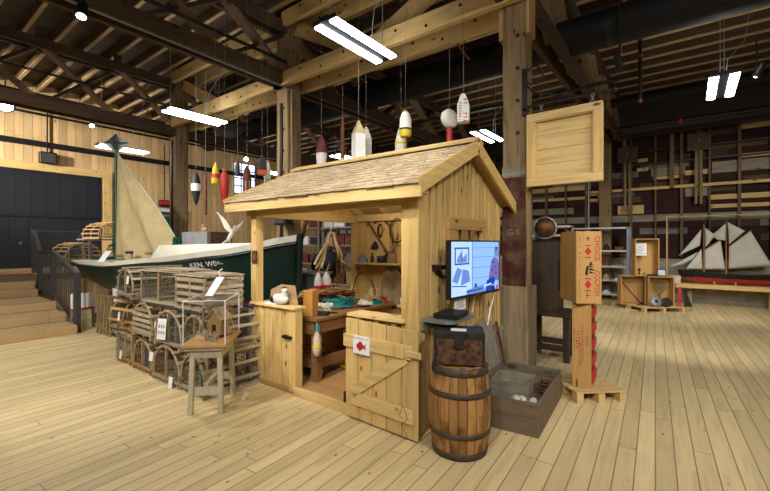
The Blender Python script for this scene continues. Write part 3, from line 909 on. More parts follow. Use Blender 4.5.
def heap(rx, ry, h, seed, nu=22, nv=10, rough=.25):
    rr = random.Random(seed); ph = [(rr.uniform(0, 6), rr.uniform(2, 7), rr.uniform(2, 7)) for _ in range(6)]

    def fn(u, v):
        a = 2 * PI * u; r = v
        k = 1 + rough * sum(math.sin(p + q * a) for p, q, _ in ph[:3]) / 3
        q = r * math.cos(a) * rx * k; w = r * math.sin(a) * ry * k
        z = h * (1 - r ** 2.2) * (1 + rough * sum(math.sin(p + s * 6 * q / rx + 5 * w / ry) for p, _, s in ph) / 3)
        return (q, w, max(0, z))
    return MB().grid(fn, nu, nv)


def strands(rx, ry, h, n, r, seed):
    rr = random.Random(seed); m = MB()
    for i in range(n):
        a = rr.uniform(0, 2 * PI); c = V((rr.uniform(-.5, .5) * rx, rr.uniform(-.5, .5) * ry, 0)); pts = []
        q = rr.uniform(.3, .7)
        for k in range(9):
            b = a + k * .75
            z = h * rr.uniform(.4, 1)
            pts.append((c.x + math.cos(b) * rx * q, c.y + math.sin(b) * ry * q, max(r, z)))
        m.tube(pts, r, 5)
    return m


t = thing('net_heap', 'heap of teal netting twine lying in the middle of the workbench', 'net', (-3.8, 3.98, BZ))
heap(.2, .24, .08, 3).build('net_mass', M['teal'], t); strands(.22, .25, .1, 16, .006, 4).build('loose_twine', M['teal'], t)
t = thing('net_heap', 'thin scrap of teal netting at the far right end of the workbench', 'net', (-3.5, 4.42, BZ))
heap(.12, .13, .04, 8).build('net_mass', M['teal'], t); strands(.13, .13, .05, 8, .005, 9).build('loose_twine', M['teal'], t)
t = thing('rope_bundle', 'bundle of off white rope near the wood block on the workbench', 'rope', (-3.72, 3.55, BZ))
heap(.13, .13, .06, 13).build('rope_mass', M['ropew'], t); strands(.14, .14, .08, 10, .008, 5).build('rope_strands', M['ropew'], t)
t = thing('rope_bundle', 'pale tan rope bundle at the far end of the workbench beside the pegs', 'rope', (-3.6, 4.3, BZ))
heap(.12, .1, .1, 23).build('rope_mass', M['ropew'], t); strands(.13, .11, .12, 8, .009, 6).build('rope_strands', M['tan'], t)
t = thing('brushwood_pile', 'pile of brown bent sticks and twine along the back of the workbench', 'pile', (-3.98, 3.72, BZ))
rr = random.Random(3); m = MB()
for i in range(34):
    y0 = rr.uniform(-.5, .3); x0 = rr.uniform(-.11, .1); z0 = .01 + .0042 * i
    m.tube([(x0, y0, z0), (x0 + rr.uniform(-.03, .03), y0 + .2, z0 + rr.uniform(.0, .04)), (x0 + rr.uniform(-.05, .05), y0 + rr.uniform(.35, .5), z0)], .009, 5)
m.build('sticks', M['brown'], t)
m = MB()
for i in range(12):
    y0 = rr.uniform(-.45, .25); x0 = rr.uniform(-.1, .1); z0 = .16 + .004 * i
    m.tube([(x0, y0, z0), (x0 + rr.uniform(-.03, .03), y0 + .2, z0 + .03), (x0, y0 + .42, z0)], .008, 5)
m.build('pale_sticks', M['tan'], t)
for (x, y, rz, lab) in ((-3.5, 3.42, .4, 'dark flat knife on the workbench next to the wood block'), (-3.55, 3.75, 1.1, 'dark brown wooden tool lying across the workbench edge'), (-3.45, 4.02, 1.35, 'long dark shaping tool near the front edge of the workbench')):
    t = thing('hand_tool', lab, 'tool', (x, y, BZ), rz)
    MB().bb(-.02, .14, -.018, .018, 0, .02).build('blade', M['iron'], t); MB().tube([(-.14, 0, .016), (-.02, 0, .016)], [.012, .016], 8).build('handle', M['brown'], t)
put(MB().bb(-.06, .06, -.04, .04, 0, .045), 'iron_block', M['iron'], 'small black iron block at the front corner of the workbench', 'block', (-3.42, 3.3, BZ), .3, bevel=.005)
# hoop standing at the back of bench
hp = [(.0 + .26 * math.cos(a), .02 * math.sin(3 * a), .26 * math.sin(a) * 1.55) for a in [PI * i / 20 for i in range(21)]]
put(MB().tube(hp, .012, 7), 'bent_hoop', M['brown'], 'thin brown bent hoop arched over the far end of the workbench', 'hoop', (-3.84, 4.5, BZ), R(-8))
hp = [(.13 * math.cos(a), .0, .1 * math.sin(a)) for a in [PI * i / 16 for i in range(17)]]
put(MB().tube(hp, .014, 7), 'bent_hoop', M['tan'], 'small pale bent hoop standing behind the teal netting', 'hoop', (-3.95, 4.12, BZ), R(20))
for (x, y, h, lab) in ((-3.68, 4.52, .22, 'left pale pointed wooden peg at the end of the workbench'), (-3.6, 4.54, .24, 'right pale pointed wooden peg at the end of the workbench')):
    put(MB().lathe([(.03, 0), (.03, h * .75), (.012, h * .8), (.012, h), (.002, h + .02)], 10), 'wooden_peg', M['tan'], lab, 'peg', (x, y, BZ))
t = thing('red_tin', 'small red tin at the far end of the workbench', 'tin', (-3.44, 4.48, BZ))
MB().lathe([(.045, 0), (.045, .07)], 14).build('body', M['red'], t); MB().lathe([(.047, .07), (.047, .082)], 14).build('lid', M['maroon'], t)

# two small buoys standing on the left rail
for (y, s, lab) in ((3.9, .9, 'thin white buoy with red foot on the left rail of the shed'), (4.06, 1.15, 'fatter white buoy with red foot and stick on the left rail of the shed')):
    t = thing('small_buoy', lab, 'buoy', (-4.15, y, .935))
    MB().lathe([(.055 * s, 0), (.062 * s, .03), (.062 * s, .12)], 16).build('red_foot', M['red'], t)
    MB().lathe([(.06 * s, .12), (.056 * s, .2), (.02 * s, .29), (.008, .3)], 16).build('white_head', M['ash'], t)
    MB().tube([(0, 0, .29), (.03, .02, .42)], .009, 7).build('stick', M['tan'], t)

# cardboard and duck decoy on the low wall
t = thing('cardboard_sheet', 'brown cardboard sheet leaning behind the duck decoy', 'cardboard', (-3.72, HY0 + .1, .95))
cbm = MB().prism([(-.24, 0), (.24, 0), (.13, .22), (-.1, .22), (-.26, .15)], .006, frame_m((0, 0, 0), (1, .05, 0), (0, .25, 1))); cbm.build('sheet', M['card'], t)
t = thing('duck_decoy', 'black and white wooden duck decoy on the low shed wall', 'decoy', (-3.72, HY0 + .045, .95), R(0))
dk = MB()
dk.ball((0, 0, .062), (.135, .06, .062), 20, 12); dk.build('body', M['ash'], t)
hd = MB(); hd.ball((.085, 0, .165), (.04, .032, .036), 14, 10); hd.tube([(.075, 0, .09), (.085, 0, .16)], [.035, .028], 10); hd.build('head', M['ash'], t)
MB().ball((.078, 0, .192), (.034, .028, .016), 12, 8).build('black_cap', M['black'], t)
MB().tube([(.118, 0, .163), (.165, 0, .157)], [.013, .005], 8).build('bill', M['galv'], t)
bw = MB(); bw.ball((-.09, 0, .055), (.078, .064, .045), 16, 10); bw.build('black_tail', M['black'], t)
MB().bb(-.22, -.02, -.05, .07, 0.0, .012).build('white_board', M['paper'], t)

# hanging on the back wall
BYW = HY1 - .035
t = thing('canvas_apron', 'long tan canvas apron hanging on the back wall of the shed', 'apron', (-3.42, BYW - .05, 1.5))


def ap(u, v):
    w = .05 + .14 * min(1, v * 1.6)
    return ((u - .5) * 2 * w + .02 * v, -.015 - .03 * math.sin(u * 9 + v * 2) * v, -.72 * v - .04 * u * v)


MB().grid(ap, 16, 14).build('cloth', M['cloth'], t, solid=.006)
MB().tube([(-.05, -.015, 0), (0, 0.01, .16), (.05, -.015, 0)], .008, 6).build('neck_loop', M['cloth'], t)
MB().tube([(0, .02, .16), (0, -.03, .17)], .008, 6).build('peg', M['iron'], t)
t = thing('wooden_bow', 'long brown bent wooden bow hung on the back wall of the shed above the apron', 'frame', (-3.47, BYW - .02, 1.5))
MB().tube([(-.3, 0, .45), (-.18, -.01, .53), (-.02, -.02, .42), (.06, -.02, .2), (.02, -.02, -.05), (.1, -.02, -.2), (.2, -.02, -.28)], .015, 8).build('bow', M['brown'], t)
MB().tube([(-.08, -.02, -.02), (.03, -.03, .03), (.1, -.03, .16), (.13, -.02, .3)], .012, 8).build('cross_bow', M['tan'], t)
t = thing('long_stick', 'straight brown stick leaning diagonally across the back wall of the shed', 'stick', (-3.9, BYW - .015, 1.96))
MB().tube([(0, 0, 0), (.42, -.02, -.5)], .016, 8).build('shaft', M['brown'], t)
MB().tube([(0, 0, .02), (-.01, 0, -.05)], .022, 8).build('grip', M['dark_wood'], t)
t = thing('iron_ring', 'black iron ring hanging at the right of the shed back wall', 'ring', (-3.33, BYW - .06, 1.83))
MB().tube([(.13 * math.cos(a), 0, .17 * math.sin(a)) for a in [2 * PI * i / 28 for i in range(28)]], .01, 7, True).build('hoop', M['iron'], t)
MB().tube([(0, .03, .17), (0, -.02, .17)], .008, 6).build('nail', M['iron'], t)
t = thing('wire_coil', 'small dark coil of wire hanging on the shed back wall', 'coil', (-3.66, BYW - .02, 1.84))
for k in range(3):
    MB().tube([((.035 + .006 * k) * math.cos(a), -.008 * k, (.08 + .006 * k) * math.sin(a)) for a in [2 * PI * i / 20 for i in range(20)]], .006, 6, True).build('turn', M['iron'], t)
MB().tube([(0, .02, .085), (0, -.03, .09)], .006, 6).build('nail', M['iron'], t)
t = thing('dark_emblem', 'small dark grey metal ship plaque on the shed back wall', 'plaque', (-3.78, BYW - .01, 1.62))
MB().bb(-.07, .07, -.01, .01, -.03, -.01).build('bar', M['navy'], t)
MB().prism([(-.06, -.01), (.06, -.01), (.04, .03), (.01, .06), (-.03, .03)], .012, frame_m((0, .008, 0), (1, 0, 0), (0, 0, 1))).build('outline', M['navy'], t)
MB().bb(-.075, .06, -.01, .01, -.06, -.045).build('bar', M['navy'], t)
t = thing('grey_bundle', 'grey cloth bundle on the left of the shed back shelf', 'bundle', (-3.95, BYW - .09, 1.36))
heap(.1, .06, .12, 33, rough=.12).build('bundle', plain('grey_cloth', '6d7480', .8, noise=.2), t)
t = thing('dark_bottle', 'small dark bottle in the middle of the shed back shelf', 'bottle', (-3.77, BYW - .08, 1.36))
MB().lathe([(.03, 0), (.03, .08), (.014, .1), (.014, .13)], 12).build('body', M['navy'], t); MB().lathe([(.016, .13), (.016, .145)], 12).build('cap', M['black'], t)
t = thing('grey_pot', 'grey metal pot with handle on the right of the shed back shelf', 'pot', (-3.6, BYW - .08, 1.36))
MB().lathe([(.055, 0), (.068, .01), (.07, .1), (.066, .1), (.064, .015)], 16).build('bowl', M['navy'], t)
MB().tube([(.06, 0, .09), (.1, 0, .13), (.1, 0, .17), (.04, 0, .17)], .008, 6).build('handle', M['iron'], t)
# small glass cups on the sill inside, right
t = thing('low_shelf', 'narrow pine shelf inside the shed behind the counter sill', 'shelf', (-2.95, BYW - .09, .76))
MB().bb(-.28, .9, -.11, .1, 0, .03).build('board', M['pine_x'], t)
MB().bb(-.2, -.16, -.06, .1, -.7, 0).build('prop', M['pine_z'], t); MB().bb(.6, .64, -.06, .1, -.7, 0).build('prop', M['pine_z'], t)
for k, lab in enumerate(('left pale cup on the narrow shelf inside the shed', 'middle pale cup on the narrow shelf inside the shed', 'right pale cup on the narrow shelf inside the shed')):
    t = thing('cup', lab, 'cup', (-3.19 + .08 * k, BYW - .12, .79), 0, 'pale cups in the shed')
    MB().lathe([(.03, 0), (.036, .09), (.032, .09), (.026, .006)], 12).build('bowl', M['ash'], t)
    MB().tube([(.034, 0, .075), (.055, 0, .06), (.05, 0, .03), (.03, 0, .02)], .005, 5).build('handle', M['ash'], t)

# under the bench
t = thing('yellow_rope', 'loose coil of yellow rope on the shed floor under the workbench', 'rope', (-3.42, 3.85, .06))
coil(.16, .2, .011, 3, .015, .012, .012).build('coil', M['yellow'], t)
MB().tube([(.1, -.12, .02), (.03, -.2, .12), (-.02, -.12, .22), (-.05, 0, .3)], .011, 6).build('loose_end', M['yellow'], t)
t = thing('wire_basket', 'round dark wire basket under the near end of the workbench', 'basket', (-3.72, 3.42, .06))
m = MB()
for k in range(14):
    a = 2 * PI * k / 14; m.tube([(.1 * math.cos(a), .1 * math.sin(a), .005), (.15 * math.cos(a), .15 * math.sin(a), .3)], .004, 5)
m.build('wires', M['net'], t)
for z in (.005, .1, .2, .3):
    r = .1 + .05 * z / .3
    MB().tube([(r * math.cos(a), r * math.sin(a), z) for a in [2 * PI * i / 24 for i in range(24)]], .006, 6, True).build('ring', M['net'], t)
MB().tube([(0, -.15, .3), (0, -.1, .42), (0, .1, .42), (0, .15, .3)], .007, 6).build('handle', M['brown'], t)
t = thing('bait_float', 'worn white and yellow float hanging from the near corner of the workbench', 'float', (-3.33, 3.11, .75))
MB().tube([(0, 0, 0), (0, 0, -.1)], .005, 6).build('cord', M['ropew'], t)
MB().lathe([(.02, -.1), (.045, -.17), (.052, -.3), (.035, -.36), (.005, -.38)], 12).build('float_body', wood('float_wood', 'b9a98a', 'z', .5, .2, .8, .8), t)
MB().lathe([(.0535, -.24), (.0535, -.27)], 12, caps=False).build('yellow_band', M['yellow'], t)
MB().bb(-.02, .04, -.004, .002, -.09, -.02).build('teal_tag', M['teal'], t)

# bundle of bent wood hanging over the left rail
t = thing('bentwood_bundle', 'bundle of pale bent wood bows hanging at the left side of the shed', 'bundle', (HX0 + .16, 4.05, 1.86))
rr = random.Random(9)
for k in range(8):
    w = .12 + .03 * (k % 4); s = 1 if k % 2 else -1
    pts = [(rr.uniform(-.02, .03), s * w * .2, -.06), (rr.uniform(-.03, .03), s * w * .55, -.16 - .02 * k), (rr.uniform(-.03, .03), s * w * 1.2, -.35 - .02 * k), (rr.uniform(-.03, .03), s * w * 1.7, -.56 + .03 * (k % 3))]
    MB().tube(pts, .019, 6).build('bent_bow', M['ropew'] if k % 3 else M['tan'], t)
MB().tube([(0, 0, .02), (0, 0, -.08)], .01, 6).build('tie', M['ropew'], t)
for k, (dy, L) in enumerate(((.1, .95), (.16, .8), (.24, .7))):
    MB().tube([(0, dy * .4, -.1), (.02, dy, -.4), (.01, dy + .02, -L)], .012, 6).build('hanging_rod', M['brown'], t)

# unseen fill lamp added under the shed ridge to brighten the interior
t = thing('shed_fill_lamp', 'unseen fill lamp added under the ridge inside the shed', 'lamp', (-3.1, 3.8, 2.24))
MB().lathe([(.1, 0), (.04, .09), (.02, .12)], 16, caps=False).build('shade', M['charcoal'], t, solid=.004)
MB().ball((0, 0, .03), .03, 12, 8).build('bulb', M['bulb'], t)
MB().tube([(0, 0, .1), (0, 0, .32)], .006, 6).build('cord', M['black'], t)
L = bpy.data.lights.new('shed_fill_light', 'POINT'); L.energy = 22; L.shadow_soft_size = .06; L.color = (1, .9, .74)
lo = bpy.data.objects.new('shed_fill_light', L); COL.objects.link(lo); lo.parent = t; lo.location = (0, 0, -.03)
# ------------------------------------------------------------------ television on the shed's side wall
tv = thing('television', 'flat screen television on a black arm on the shed side wall, showing a seated person', 'television', (-1.64, 3.62, 1.41), R(90 - 4))
# local X runs along the screen width (away from camera), local -Y... screen faces +x world
TW, TH = .97, .53
f = MB(); f.bb(-TW / 2, TW / 2, 0, .045, -TH / 2, TH / 2); f.build('casing', M['black'], tv, .004)
b = .014
z0 = -.004
f = MB()
for (x0, x1, za, zb) in ((-TW / 2, TW / 2, TH / 2 - b, TH / 2), (-TW / 2, TW / 2, -TH / 2, -TH / 2 + b * 1.6), (-TW / 2, -TW / 2 + b, -TH / 2, TH / 2), (TW / 2 - b, TW / 2, -TH / 2, TH / 2)):
    f.bb(x0, x1, -.006, 0, za, zb)
f.build('bezel', M['black'], tv)
SCR = [emis('screen_' + n, c, s) for n, c, s in (('wall', '8fb8f6', 1.25), ('pale', 'b4d2fb', 1.25), ('line', '6d97e0', 1.0), ('dark', '3d5cb4', .9), ('shirt', '7f78c8', .9), ('trousers', '2b4cc0', .9), ('skin', '8796dd', .9), ('red', 'd06080', .9), ('deep', '28347c', .9))]
sm = MB(); lay = [0]


def rect(x0, x1, za, zb, mi, d):
    y = -.0008 - .0004 * d
    sm.add([(x0, y, za), (x1, y, za), (x1, y, zb), (x0, y, zb)], [(0, 1, 2, 3)], mi)


def poly(pts, mi, d):
    y = -.0008 - .0004 * d
    sm.add([(a, y, c) for a, c in pts], [tuple(range(len(pts)))], mi)


hw, hh = TW / 2 - b, TH / 2 - b
rect(-hw, hw, -hh, hh, 0, 0)
rect(-hw, -.1, -hh, hh, 1, 1); rect(-.1, .0, -.18, hh, 0, 1); rect(-.095, -.08, -.2, hh, 2, 2)
for z in (.19, .1, .0, -.1): rect(-.08, hw, z, z + .006, 2, 2)
rect(-.41, -.15, .04, .2, 3, 2); rect(-.39, -.17, .055, .185, 1, 3)
poly([(-.37, .09), (-.3, .16), (-.26, .1), (-.2, .15), (-.19, .06), (-.37, .06)], 2, 4); rect(-.29, -.28, .06, .18, 3, 5)
poly([(-.45, -.1), (-.36, .02), (-.28, -.01), (-.36, -.13)], 2, 2); poly([(-.27, -.0), (-.16, -.02), (-.13, -.12), (-.3, -.15)], 2, 2)
poly([(-.45, -.14), (-.2, -.16), (-.2, -.17), (-.45, -.15)], 3, 3)
poly([(-.2, -.2), (.13, -.17), (.18, -.26), (-.2, -.26)], 2, 3); rect(-.05, .0, -.19, -.15, 3, 4); poly([(-.2, -.21), (.1, -.2), (.1, -.215), (-.2, -.225)], 3, 5)
poly([(.24, -.12), (.3, .06), (.36, .1), (.44, .08), (hw, .02), (hw, -.16), (.4, -.14)], 4, 3)
for (x, z) in ((.33, .03), (.37, -.02), (.42, .04), (.39, -.08), (.44, -.05), (.31, -.05)): rect(x, x + .025, z, z + .022, 8 if int(x * 100) % 2 else 7, 5)
poly([(.17, -.25), (.2, -.14), (.32, -.1), (.4, -.13), (.36, -.18), (.3, -.19), (.3, -.26)], 5, 4)
poly([(.3, -.2), (.36, -.19), (.4, -.26), (.3, -.26)], 8, 5); poly([(.4, -.2), (.45, -.19), (.45, -.26), (.4, -.26)], 7, 5)
poly([(.38, .1 + .0), (.36, .15), (.39, .2), (.44, .19), (hw, .14), (.44, .09)], 6, 4); poly([(.37, .17), (.39, .205), (.44, .2), (.45, .17)], 3, 5)
poly([(.14, -.18), (.3, -.165), (.3, -.185), (.14, -.195)], 1, 5)
sm.build('screen', SCR, tv)
MB().bb(-.03, .03, -.0065, -.006, -TH / 2 + .006, -TH / 2 + .014).build('maker_mark', M['steel'], tv)
# arm back to the wall
arm = MB(); arm.bar((-.5, .1, .02), (-.2, .1, .02), .03, .04); arm.bar((-.2, .1, .02), (-.1, .05, .02), .05, .06)
arm.build('mount_arm', M['black'], tv)
MB().bb(-.08, .12, .045, .08, -.08, .12).build('mount_plate', M['black'], tv)
MB().bar((-.5, .1, .02), (-.5, .2, .02), .04, .05).build('mount_elbow', M['black'], tv)
MB().bb(-.54, -.46, .19, .207, -.1, .13).build('wall_bracket', M['black'], tv)
cbl = MB().tube([(.08, .06, -.26), (.08, .08, -.36), (.07, .09, -.45)], .006, 6); cbl.build('cable', M['white'], tv)
MB().tube([(-.02, .06, -.26), (-.03, .07, -.36), (-.06, .06, -.42)], .005, 6).build('cable', M['black'], tv)
MB().tube([(.44, .04, -.27), (.46, .05, -.34), (.4, .06, -.45), (.36, .07, -.62)], .008, 6).build('cable', M['white'], tv)
t = thing('notice_card', 'small white printed card hanging under the left of the television', 'sign', (-1.69, 3.36, 1.14), R(86))
MB().bb(-.1, .1, -.004, .0, -.105, .02).build('card', M['paper'], t)
m = MB()
for k in range(5): m.bb(-.07 + .012 * (k % 2), .07 - .01 * (k % 3), -.0055, -.004, -.02 - .016 * k, -.014 - .016 * k)
m.build('printed_lines', M['steel'], t)

t = thing('wall_shelf', 'small grey shelf on the shed side wall behind the rusty chest', 'shelf', (-1.65, 3.08, .985))
MB().prism([(-.16, -.2), (.08, -.2), (.13, -.14), (.13, .22), (-.16, .25)], .022).build('shelf_board', M['galv'], t)
MB().bb(-.16, -.14, -.2, .2, -.08, 0).build('wall_cleat', M['galv'], t)
MB().bb(-.14, .08, -.01, .01, -.08, 0).build('bracket', M['galv'], t)
t = thing('media_player', 'flat black media player box on the grey wall shelf under the television', 'player', (-1.65, 3.12, 1.007), R(8))
MB().bb(-.11, .11, -.15, .15, 0.006, .045).build('case', M['black'], t, .004)
for a in (-.08, .08):
    for c in (-.12, .12): MB().bb(a - .01, a + .01, c - .01, c + .01, 0, .006).build('foot', M['charcoal'], t)

# barrel
t = thing('wooden_barrel', 'wooden barrel with iron hoops standing by the shed corner', 'barrel', (-1.475, 2.925, 0))
BH = .7


def br(z): return .205 + .042 * math.sin(PI * min(1, max(0, (z + .02) / (BH + .04))))


ns = 22; m = MB()
for k in range(ns):
    a0 = 2 * PI * k / ns + .012; a1 = 2 * PI * (k + 1) / ns - .012
    vs = []; fs = []
    for i in range(15):
        z = BH * i / 14; r = br(z)
        for a in (a0, (a0 + a1) / 2, a1): vs.append((r * math.cos(a), r * math.sin(a), z))
        for a in (a1, (a0 + a1) / 2, a0): vs.append(((r - .02) * math.cos(a), (r - .02) * math.sin(a), z))
    for i in range(14):
        for j in range(6):
            j2 = (j + 1) % 6; fs.append((i * 6 + j, i * 6 + j2, (i + 1) * 6 + j2, (i + 1) * 6 + j))
    fs += [(5, 4, 3, 2, 1, 0), tuple(84 + q for q in range(6))]
    m.add(vs, fs, 0, False)
m.build('staves', M['barrel'], t)
for z, h in ((.0, .055), (.17, .042), (.475, .042), (.635, .06)):
    MB().lathe([(br(z) + .001, z), (br(z) + .007, z + .002), (br(z + h) + .007, z + h - .002), (br(z + h) + .001, z + h)], 44, caps=False).build('iron_hoop', M['hoop'], t)
hm = MB()
for k in range(5): 
    x = -.19 + k * .078; w = math.sqrt(max(.001, .19 ** 2 - (x + (.039 if x < -.04 else .0)) ** 2)) if abs(x) < .19 else .05
    hm.bb(x, x + .074, -min(w, .17), min(w, .17), BH - .035, BH - .015)
hm.build('barrel_head', M['barrel'], t)
t = thing('rusty_chest', 'rusty brown metal chest standing on top of the barrel', 'chest', (-1.478, 2.92, BH), R(28))
MB().bb(-.19, .19, -.125, .125, 0, .215).build('box', M['rust'], t, .006)
ld = MB(); ld.bb(-.197, .197, -.132, .132, .205, .26); ld.build('lid', M['iron'], t, .008)
MB().bb(-.035, .035, -.145, -.125, .13, .225).build('hasp', M['iron'], t, .004)
for x in (-.185, .185): MB().bb(x - .01, x + .01, -.13, -.12, 0, .21).build('corner_strap', M['iron'], t)
pp = put(MB().bb(-.06, .06, -.045, .045, 0, .003), 'paper_slip', M['paper'], 'small white paper lying on the lid of the rusty chest', 'paper', (-1.46, 2.88, BH + .26), R(25))

# old board leaning on the shed behind the barrel
t = thing('leaning_board', 'grey weathered board panel leaning on the shed wall under the television', 'board', (-1.765, 4.36, 0), 0)
lm = frame_m((.04, -.05, .0), (0, 1, .0), (-.04, -.1, 1))
for k in range(4):
    bm = MB(); bm.boxm(lm @ Matrix.Translation((-.3 + .15 * k + .075, .42 - .025 * k, 0)), (.144, .84 - .05 * k, .02)); bm.build('plank', M['grey_old'], t)
MB().boxm(lm @ Matrix.Translation((0, .62, .018)) @ Matrix.Rotation(R(12), 4, 'Z'), (.6, .06, .018)).build('batten', M['grey_old'], t)
put(MB().tube([(.065, -.1, .78), (.085, .24, .02)], .016, 6), 'wooden_stick', M['brown'], 'brown stick resting against the grey leaning board', 'stick', (-1.765, 4.36, 0))

# open display crate with clear lid
RZB = R(4.3)
A = V((-1.01, 3.46, 0))
ex = V((-math.cos(RZB), -math.sin(RZB), 0)); ey = V((-math.sin(RZB), math.cos(RZB), 0))
BW, BL, BHh = .63, 1.1, .285
ctr = A + ex * BW / 2 + ey * BL / 2
t = thing('display_crate', 'low dark weathered crate on the floor with a clear lid over old gear', 'crate', ctr, RZB)
for (x0, x1, y0, y1, n) in ((-BW / 2, BW / 2, -BL / 2, -BL / 2 + .03, 'front_board'), (-BW / 2, BW / 2, BL / 2 - .03, BL / 2, 'back_board'), (-BW / 2, -BW / 2 + .03, -BL / 2 + .03, BL / 2 - .03, 'side_board'), (BW / 2 - .03, BW / 2, -BL / 2 + .03, BL / 2 - .03, 'side_board')):
    MB().bb(x0, x1, y0, y1, 0, BHh).build(n, M['dark_wood'], t, .004)
MB().bb(-BW / 2 + .03, BW / 2 - .03, -BL / 2 + .03, BL / 2 - .03, .1, .12).build('floor_board', M['dark_wood'], t)
MB().bb(-BW / 2 + .005, BW / 2 - .005, -BL / 2 + .005, BL / 2 - .005, BHh + .001, BHh + .006).build('clear_lid', M['acrylic'], t)
ed = MB()
for (a, c) in (((-1, -1), (1, -1)), ((1, -1), (1, 1)), ((1, 1), (-1, 1)), ((-1, 1), (-1, -1))):
    ed.bar((a[0] * (BW / 2 - .006), a[1] * (BL / 2 - .006), BHh + .005), (c[0] * (BW / 2 - .006), c[1] * (BL / 2 - .006), BHh + .005), .008, .008)
ed.build('lid_edge', M['steel'], t)


def inc(x, y, z=.12): return ctr + Matrix.Rotation(RZB, 3, 'Z') @ V((x, y, z))


t = thing('inner_box', 'small open grey wooden box inside the display crate', 'box', inc(-.08, .12), RZB + .06)
for (x0, x1, y0, y1, n) in ((-.19, .19, -.2, -.18, 'front_board'), (-.19, .19, .18, .2, 'back_board'), (-.19, -.17, -.18, .18, 'side_board'), (.17, .19, -.18, .18, 'side_board')):
    MB().bb(x0, x1, y0, y1, 0, .14).build(n, M['grey_old'], t)
MB().bb(-.17, .17, -.18, .18, .0, .02).build('bottom_board', M['dark_wood'], t)
t = thing('coral_lump', 'pale knobbly lump at the right front of the display crate', 'lump', inc(.14, -.3))
rr = random.Random(4); m = MB()
for k in range(14): m.ball((rr.uniform(-.09, .09), rr.uniform(-.09, .09), rr.uniform(.03, .09)), rr.uniform(.025, .045), 10, 7)
m.build('lump', M['ropew'], t)
t = thing('painted_tin', 'small red white and blue tin at the left front of the display crate', 'tin', inc(-.2, -.4), .5)
MB().lathe([(.05, 0), (.05, .06)], 16).build('lower_band', M['bluetarp'], t); MB().lathe([(.05, .06), (.05, .1)], 16).build('upper_band', M['paper'], t); MB().lathe([(.051, .1), (.051, .125)], 16).build('red_lid', M['red'], t)
t = thing('rope_coil', 'brown rope coil at the right rear of the display crate', 'rope', inc(.23, .22))
coil(.075, .1, .014, 4, .02, .03, .006, seed=3).build('coil', M['brown'], t)
put(MB().bb(-.07, .07, -.04, .04, 0, .09), 'wooden_mallet_head', M['card'], 'tan wood offcut at the far right corner of the display crate', 'offcut', inc(.22, .42), .5, bevel=.006)
put(MB().tube([(-.1, 0, .02), (.1, .03, .02)], .018, 8), 'bone_stick', M['tan'], 'short tan stick lying in the inner box of the display crate', 'stick', inc(-.08, .08, .145), .2)
put(heap(.1, .08, .09, 43), 'dark_clump', M['net'], 'grey clump of net in the front middle of the display crate', 'net', inc(-.02, -.36), .2)

# old machine on its dark stand
t = thing('dark_stand', 'dark wooden four legged stand carrying the tall dark machine', 'stand', (-1.6, 6.12, 0), R(0))
for x in (-.25, .25):
    for y in (-.22, .22): MB().bb(x - .04, x + .04, y - .04, y + .04, 0, .62).build('leg', M['darkstand'], t, .004)
MB().bb(-.31, .31, -.28, .28, .62, .68).build('top', M['darkstand'], t, .004)
for y in (-.22, .22): MB().bb(-.21, .21, y - .025, y + .025, .14, .22).build('stretcher', M['darkstand'], t)
for x in (-.25, .25): MB().bb(x - .025, x + .025, -.18, .18, .14, .22).build('stretcher', M['darkstand'], t)
t = thing('old_machine', 'tall dark wooden machine cabinet on the dark stand', 'machine', (-1.68, 6.1, .68))
MB().bb(-.2, .2, -.2, .2, 0, .98).build('cabinet', M['darkstand'], t, .006)
MB().bb(.2, .23, -.12, .12, .3, .75).build('side_panel', M['black'], t)
MB().lathe([(.09, 0), (.1, .02), (.1, .04)], 18, Matrix.Translation((.23, 0, .55)) @ Matrix.Rotation(PI / 2, 4, 'Y')).build('dial', M['steel'], t)
MB().bb(-.15, .15, -.14, .14, .98, 1.02).build('cradle', M['iron'], t)
t = thing('brass_drum', 'round brass drum lying on top of the tall dark machine', 'drum', (-1.7, 6.08, 1.865))
MB().lathe([(.0, -.17), (.14, -.17), (.14, .17), (.0, .17)], 28, Matrix.Rotation(R(20), 4, 'Z') @ Matrix.Rotation(PI / 2, 4, 'X')).build('drum_shell', plain('brass_brown', '6b4520', .5, .3, noise=.3), t)
for z in (-.165, .165):
    MB().lathe([(.142, z - .02), (.165, z - .02), (.165, z + .02), (.142, z + .02)], 28, Matrix.Rotation(R(20), 4, 'Z') @ Matrix.Rotation(PI / 2, 4, 'X'), caps=False).build('rim', M['steel'], t)


# pallets
def pallet(loc, rz, w, l, lab):
    t = thing('wooden_pallet', lab, 'pallet', loc, rz)
    n = 5
    for k in range(n):
        a = -l / 2 + k * l / n + l / n * .08; MB().bb(-w / 2, w / 2, a, a + l / n * .84, .1, .118).build('deck_board', M['pallet'], t)
    for x in (-w / 2 + .035, 0, w / 2 - .035):
        for y in (-l / 2 + .05, 0, l / 2 - .05): MB().bb(x - .035, x + .035, y - .05, y + .05, .018, .1).build('block', M['pallet'], t)
        MB().bb(x - .035, x + .035, -l / 2, l / 2, 0, .018).build('bottom_board', M['pallet'], t)
    return t


pallet((-.93, 4.86, 0), R(43), .54, .62, 'small pale pallet under the two upright lettered crates')
